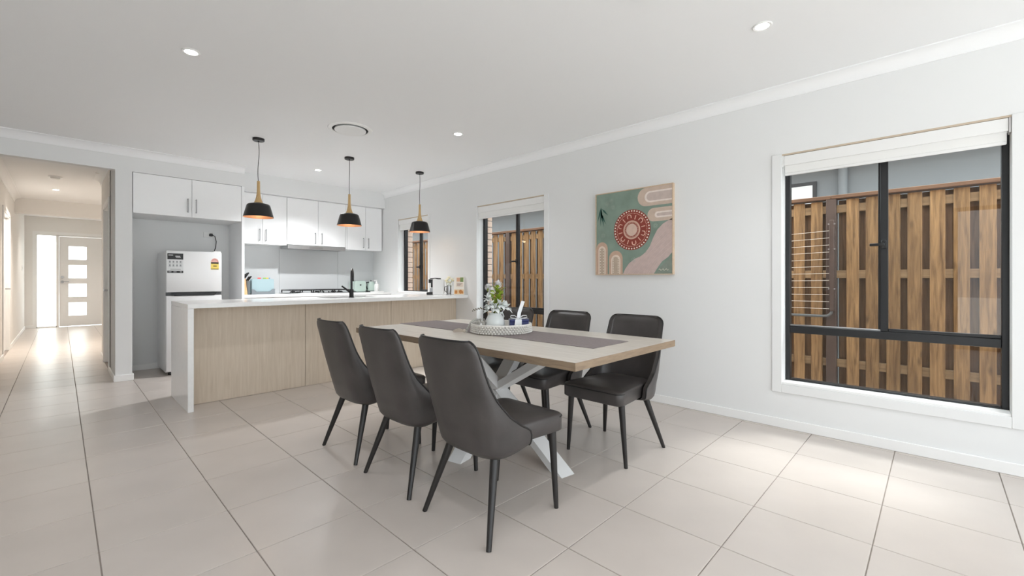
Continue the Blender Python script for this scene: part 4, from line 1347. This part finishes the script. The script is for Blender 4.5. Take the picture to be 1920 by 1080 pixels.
# ---- table
TZ = .762
tb = thing('dining_table', 'long washed oak dining table on white crossed legs', 'table', (2.2, 2.28, 0))
MB().box(-.5375, .5375, -1.0775, 1.0775, TZ - .04, TZ, .0005).build('table_top', M_tabletop, tb, smooth=False)
for s_ in (-1, 1):
    MB().box(s_ * .539 - .0012, s_ * .539 + .0012, -1.0802, 1.0802, TZ - .04, TZ - .0004).build('edge_band', M_edge, tb, smooth=False)
    MB().box(-.5375, .5375, s_ * 1.079 - .0012, s_ * 1.079 + .0012, TZ - .04, TZ - .0004).build('edge_band', M_edge, tb, smooth=False)
def beam(foot, top_, w=.085, t=.05, name='leg'):
    f = Vector(foot); p = Vector(top_)
    d = (p - f)
    h = Vector((d.x, d.y, 0)).normalized()          # horizontal run direction
    s = Vector((-h.y, h.x, 0))                        # sideways
    # horizontal cuts at floor and at table
    vs_ = []
    for q in (f, p):
        for a, b in ((-1, -1), (1, -1), (1, 1), (-1, 1)):
            vs_.append(q + h * (a * w * .62) + s * (b * t))
    mb = MB()
    mb.add(vs_, [(0, 1, 2, 3), (7, 6, 5, 4)] + [(k, (k + 1) % 4, 4 + (k + 1) % 4, 4 + k) for k in range(4)])
    return mb.build(name, M_whitemetal, tb, smooth=False)
fA = (-.125, -.685); fB = (-.43, -.095)
zt = TZ - .0405
hub = (0, 0, .385)
for fx, fy in (fA, fB):
    for s in (1, -1):
        beam((fx * s, fy * s, 0), (-fx * s * .97, -fy * s * .97, zt))
MB().prism([(a, b, .335) for a, b in rrect(-.05, .05, -.05, .05, .01, 2)], (0, 0, .11)).build('hub', M_whitemetal, tb, smooth=False)

rn = tag(MB().box(-.195, .195, -1.0, 1.0, 0, .003, .001).build('table_runner', M_runner), 'grey-mauve linen runner lying along the dining table', 'table runner')
rn.location = (2.268, 2.375, TZ + .0004)
RZ = TZ + .0036

# ---- tray and what it holds
TX, TY = 2.262, 2.302
ty = thing('round_tray', 'round white beaded tray in the middle of the table', 'tray', (TX, TY, RZ))
M_bead = mat('whitewashed_bead', (222, 219, 214), 0.7, var=(60, 0.1))
MB().lathe([(0, 0), (.212, 0), (.212, .008), (0, .008)], 48).build('base', M_bead, ty)
wv = MB()
NB = 62
for r_ in range(4):
    rad = .218 + .0035 * abs(r_ - 2.5) * .4
    for k in range(NB):
        a = 2 * PI * (k + (r_ % 2) * .5) / NB
        wv.lathe([(0, -.0072), (.0070, -.0045), (.0092, 0), (.0070, .0045), (0, .0072)], 7, (rad * math.cos(a), rad * math.sin(a), .0075 + r_ * .0138))
w_ = wv.build('beaded_rim', M_bead, ty, angle=70)
w_['kind'] = 'stuff'
MB().tube([(.218 * math.cos(2 * PI * k / 60), .218 * math.sin(2 * PI * k / 60), .059) for k in range(60)], .007, 8, closed=True).build('rim_cord', M_bead, ty)
MB().lathe([(.2085, .008), (.2085, .056), (.2115, .056), (.2115, .008)], 48).build('inner_wall', M_bead, ty)
TRZ = RZ + .0084

M_vase = mat('frosted_white_ceramic', (214, 218, 218), 0.45)
VX, VY = 2.232, 2.338
va = thing('flower_vase', 'squat white frosted vase on the beaded tray', 'vase', (VX, VY, TRZ))
MB().lathe([(0, 0), (.062, 0), (.070, .006), (.074, .04), (.070, .075), (.056, .105), (.046, .118), (.048, .130), (.044, .130), (.042, .118), (.052, .10), (.064, .07), (.066, .03), (0, .012)], 36).build('body', M_vase, va)
MB().tube([(.046, 0, .126), (.075, .0, .128), (.09, 0, .10), (.072, 0, .06)], .006, 8).build('handle', M_vase, va)
M_stem = mat('olive_stem', (118, 140, 48), 0.7)
M_leafg = mat('lime_leaf', (150, 172, 52), 0.6, var=(30, 0.15))
M_petal = mat('white_petal', (248, 247, 247), 0.7)
M_coral = mat('chalk_petal', (232, 235, 234), 0.8)
Rv = Vector((.696, -.718, 0))       # towards the picture's right
Fv = Vector((.718, .696, 0))        # away from the camera
def leaf_mesh(p, d, L, w, mb):
    """pointed leaf from p along d"""
    d = Vector(d).normalized(); up = Vector((0, 0, 1))
    s = d.cross(up)
    s = s.normalized() if s.length > 1e-3 else Vector((1, 0, 0))
    nn = s.cross(d)
    p = Vector(p)
    rows_ = [(0, .08, 0), (.3, 1, .10), (.65, .8, .10), (1, 0.02, -.05)]
    vs_ = []
    for t, ww, h_ in rows_:
        c = p + d * (L * t) + nn * (L * h_)
        vs_ += [c - s * (w * ww), c + nn * (-w * .25 * ww), c + s * (w * ww)]
    fs = []
    for i in range(3):
        for k in range(2):
            a = i * 3 + k
            fs.append((a, a + 1, a + 4, a + 3))
    o_ = len(vs_)
    vs_ += [q - nn * .0012 for q in vs_]
    fs += [tuple(o_ + i for i in reversed(f)) for f in fs]
    mb.add(vs_, fs)
def pompom(u, z, dep, r, label, leaves):
    """u: sideways offset from the vase, z: bloom height above the tray"""
    t = thing('pompom_flower', label, 'flower', (VX, VY, TRZ + .02), group='white pompom flowers in the vase')
    tip = Rv * u + Fv * dep + Vector((0, 0, z - .02))
    midp = tip * .5 + Vector((0, 0, .03)) - Rv * (u * .25)
    st_ = MB().tube([(0, 0, 0), tuple(midp * .6), tuple(midp), tuple(tip)], .0028, 7).build('stem', M_stem, t)
    b = MB()
    rnd = random.Random(int(z * 1e4))
    for k in range(70):
        zz = 1 - 2 * (k + .5) / 70; a = k * 2.39996
        q = math.sqrt(1 - zz * zz)
        d = Vector((q * math.cos(a), q * math.sin(a), zz))
        leaf_mesh(tip + d * r * .25, d, r * .8 * rnd.uniform(.9, 1.1), r * .20, b)
    b.build('bloom', M_petal, t, angle=80)
    for k in range(leaves):
        f = .42 + .5 * k / max(1, leaves)
        p = midp * (1 - f) + tip * f if f > .5 else midp * (.6 + f * .8)
        a = k * 2.2
        lb = MB()
        leaf_mesh(p, Rv * math.cos(a) + Fv * math.sin(a) + Vector((0, 0, .7)), .06, .016, lb)
        lb.build('leaf', M_leafg, t, angle=80)
pompom(.022, .340, .02, .032, 'white pompom flower highest in the vase, above lime leaves', 8)
pompom(-.022, .292, -.02, .031, 'white pompom flower lowest of the three, left of the lime leaves', 7)
pompom(-.052, .318, .05, .030, 'white pompom flower furthest left of the three in the vase', 4)
# lime foliage spray
fs_ = thing('foliage_spray', 'lime green leafy spray rising from the vase', 'foliage', (VX, VY, TRZ + .02))
tp_ = Rv * .035 + Fv * .015 + Vector((0, 0, .27))
MB().tube([(0, 0, 0), tuple(tp_ * .5 + Vector((.004, 0, 0))), tuple(tp_)], .003, 7).build('stem', M_stem, fs_)
for k in range(22):
    f = .38 + .62 * k / 22
    a = k * 2.4
    lb = MB()
    leaf_mesh(tp_ * f, Rv * math.cos(a) + Fv * math.sin(a) + Vector((0, 0, .8)), .062, .019, lb)
    lb.build('leaf', M_leafg, fs_, angle=80)
# big chalk-white blossoms with pointed petals
def star_flower(u, z, dep, aim, r, label):
    t = thing('chalk_white_flower', label, 'flower', (VX, VY, TRZ + .03), group='chalk-white pointed flowers in the vase')
    tip = Rv * u + Fv * dep + Vector((0, 0, z - .03))
    MB().tube([(0, 0, 0), tuple(tip * .55 + Vector((0, 0, .01))), tuple(tip)], .003, 7).build('stem', M_coral, t)
    ax = (Rv * aim[0] + Fv * aim[1] + Vector((0, 0, aim[2]))).normalized()
    a1 = ax.orthogonal().normalized(); a2 = ax.cross(a1)
    for k in range(7):
        a = 2 * PI * k / 7
        d = (a1 * math.cos(a) + a2 * math.sin(a)) + ax * .55
        lb = MB()
        leaf_mesh(tip, d, r * (1.1 + .2 * (k % 2)), r * .40, lb)
        lb.build('petal', M_coral, t, angle=80)
    MB().ball(tuple(tip + ax * .008), .009, 8, 5).build('heart', mat('grey_heart', (120, 122, 118), 0.8), t)
star_flower(-.045, .232, -.02, (-.5, -.6, .6), .045, 'chalk-white pointed flower high on the left of the vase')
star_flower(-.028, .190, -.05, (-.2, -.9, .4), .045, 'chalk-white pointed flower facing us in the middle of the vase')
star_flower(.040, .190, -.030, (.5, -.8, .4), .045, 'chalk-white pointed flower right of centre below the lime leaves')
star_flower(.010, .165, -.045, (.2, -.9, .4), .045, 'chalk-white pointed flower just above the vase mouth')
star_flower(.075, .168, -.01, (.8, -.3, .5), .052, 'chalk-white pointed flower reaching out to the right over the gift box')
star_flower(-.055, .150, -.005, (-.8, -.3, .4), .04, 'chalk-white pointed flower low on the left edge of the vase')
tw = thing('berry_twig', 'thin brown twig sticking out of the vase to the left', 'twig', (VX, VY, TRZ + .03))
pth = [(0, 0, 0), tuple(-Rv * .04 + Vector((0, 0, .09))), tuple(-Rv * .10 + Vector((0, 0, .135))), tuple(-Rv * .165 + Vector((0, 0, .118)))]
MB().tube(pth, [.0028, .0024, .002, .0012], 6).build('stem', mat('twig_brown', (120, 98, 62), 0.8), tw)
for k in range(9):
    f = k / 8
    p = Vector(pth[2]) * (1 - f) + Vector(pth[3]) * f
    MB().ball(tuple(p + Vector((0, 0, .005 * (1 if k % 2 else -1)))), .0042, 7, 5).build('bud', mat('twig_bud', (84, 80, 60), 0.8), tw)

bx_ = thing('gift_box', 'navy blue gift box tied with white ribbon on the tray', 'gift box', (2.335, 2.195, TRZ), math.radians(-38))
M_navy = mat('navy_card', (34, 42, 96), 0.45)
MB().box(-.068, .068, -.045, .045, 0, .07, .003).build('box', M_navy, bx_)
MB().box(-.070, .070, -.047, .047, .0702, .0860, .003).build('lid', M_navy, bx_)
M_rib = mat('white_ribbon', (228, 230, 232), 0.55)
MB().box(-.0155, .0155, -.0485, .0485, .0864, .0876).box(-.0155, .0155, -.0488, -.0478, 0.0, .0876).box(-.0155, .0155, .0478, .0488, 0, .0876).build('ribbon_band', M_rib, bx_, smooth=False)
MB().box(-.0715, .0715, -.012, .012, .0877, .0888).box(.0706, .0716, -.012, .012, 0, .0888).box(-.0716, -.0706, -.012, .012, 0, .0888).build('ribbon_band', M_rib, bx_, smooth=False)
def strap(pts, w, wd, name, par, m=M_rib):
    wd = Vector(wd)
    vs_ = []
    for p in pts:
        vs_ += [Vector(p) - wd * w, Vector(p) + wd * w]
    fs = [(2 * i, 2 * i + 1, 2 * i + 3, 2 * i + 2) for i in range(len(pts) - 1)]
    o_ = len(vs_)
    vs_ += [v + Vector((.0004, .0012, .0008)) for v in vs_]
    fs += [tuple(o_ + i for i in reversed(f)) for f in fs]
    mb = MB(); mb.add(vs_, fs)
    return mb.build(name, m, par, angle=70)
for s in (-1, 1):
    strap([(0, 0, .0890), (s * .03, -.004, .1120), (s * .058, -.006, .1120), (s * .062, -.004, .0980), (s * .03, 0, .0905), (0, 0, .0895)], .013, (0, 1, .1700), 'bow_loop', bx_)
strap([(0, 0, .0900), (.004, .0, .1300), (.018, .004, .1700), (.030, .006, .2050), (.034, .006, .2160)], .013, (1, .2, -.25), 'ribbon_tail', bx_)
strap([(0, 0, .0900), (-.01, -.03, .0980), (-.022, -.055, .0880), (-.03, -.058, .03)], .011, (1, 0, .2), 'ribbon_tail', bx_)
MB().ball((0, 0, .0940), .011, 10, 6, .8).build('knot', M_rib, bx_)
# small black tealight tin behind the ribbon
tl = tag(MB().lathe([(0, 0), (.024, 0), (.024, .042), (.021, .042), (.021, .036), (0, .036)], 20).build('candle_tin', M_blacksat), 'small black tin at the right end of the tray', 'tin')
tl.location = (2.408, 2.195, TRZ)
# white stone / shell cone beside the vase
sh = tag(MB().lathe([(0, 0), (.018, 0), (.016, .02), (.009, .045), (0, .062)], 14).build('white_cone', M_petal), 'small white pointed ornament left of the vase on the tray', 'ornament')
sh.location = (2.125, 2.372, TRZ)

# bead garland with tassel, heaped at the tray's left and falling onto the runner
ga = thing('bead_garland', 'grey wooden bead garland heaped at the left of the tray with beige tassel', 'garland', (TX, TY, RZ))
M_gb = mat('grey_bead', (176, 174, 168), 0.7)
gp = []
cg = -Rv * .135 + Fv * .02
for k in range(46):
    a = k * .62
    gp.append(cg + Rv * (.045 * math.cos(a)) + Fv * (.06 * math.sin(a)) + Vector((0, 0, .022 + .062 * k / 45)))
end = gp[-1]
for k in range(1, 12):
    f = k / 11
    q = end * (1 - f) + (-Rv * .252 - Fv * .055 + Vector((0, 0, .012))) * f
    q = q + Vector((0, 0, .028 * math.sin(PI * f)))
    gp.append(q)
bmsh = MB().ball((0, 0, 0), .0095, 9, 6).build('bead', M_gb, data_only=True)
for p in gp:
    inst('bead', bmsh, ga, tuple(p))
tp0 = gp[-1]
M_tas = mat('beige_tassel', (196, 184, 170), 0.9)
MB().ball(tuple(tp0 - Rv * .014), .013, 10, 6).build('tassel_knot', M_tas, ga)
tas = MB()
rnd = random.Random(3)
for k in range(60):
    a = rnd.uniform(0, 2 * PI); q = rnd.uniform(.1, 1)
    s0 = tp0 - Rv * .022 + Fv * (.006 * q * math.cos(a)) + Vector((0, 0, .006 * q * math.sin(a)))
    e0 = tp0 - Rv * (.085 + rnd.uniform(-.012, .012)) + Fv * (.026 * q * math.cos(a)) + Vector((0, 0, max(-.009, .012 * q * math.sin(a) - .003)))
    m0 = (s0 + e0) / 2 + Vector((0, 0, .006 + .006 * math.sin(a)))
    tas.tube([tuple(s0), tuple(m0), tuple(e0)], .0012, 4)
o = tas.build('tassel_threads', M_tas, ga)
o['kind'] = 'stuff'
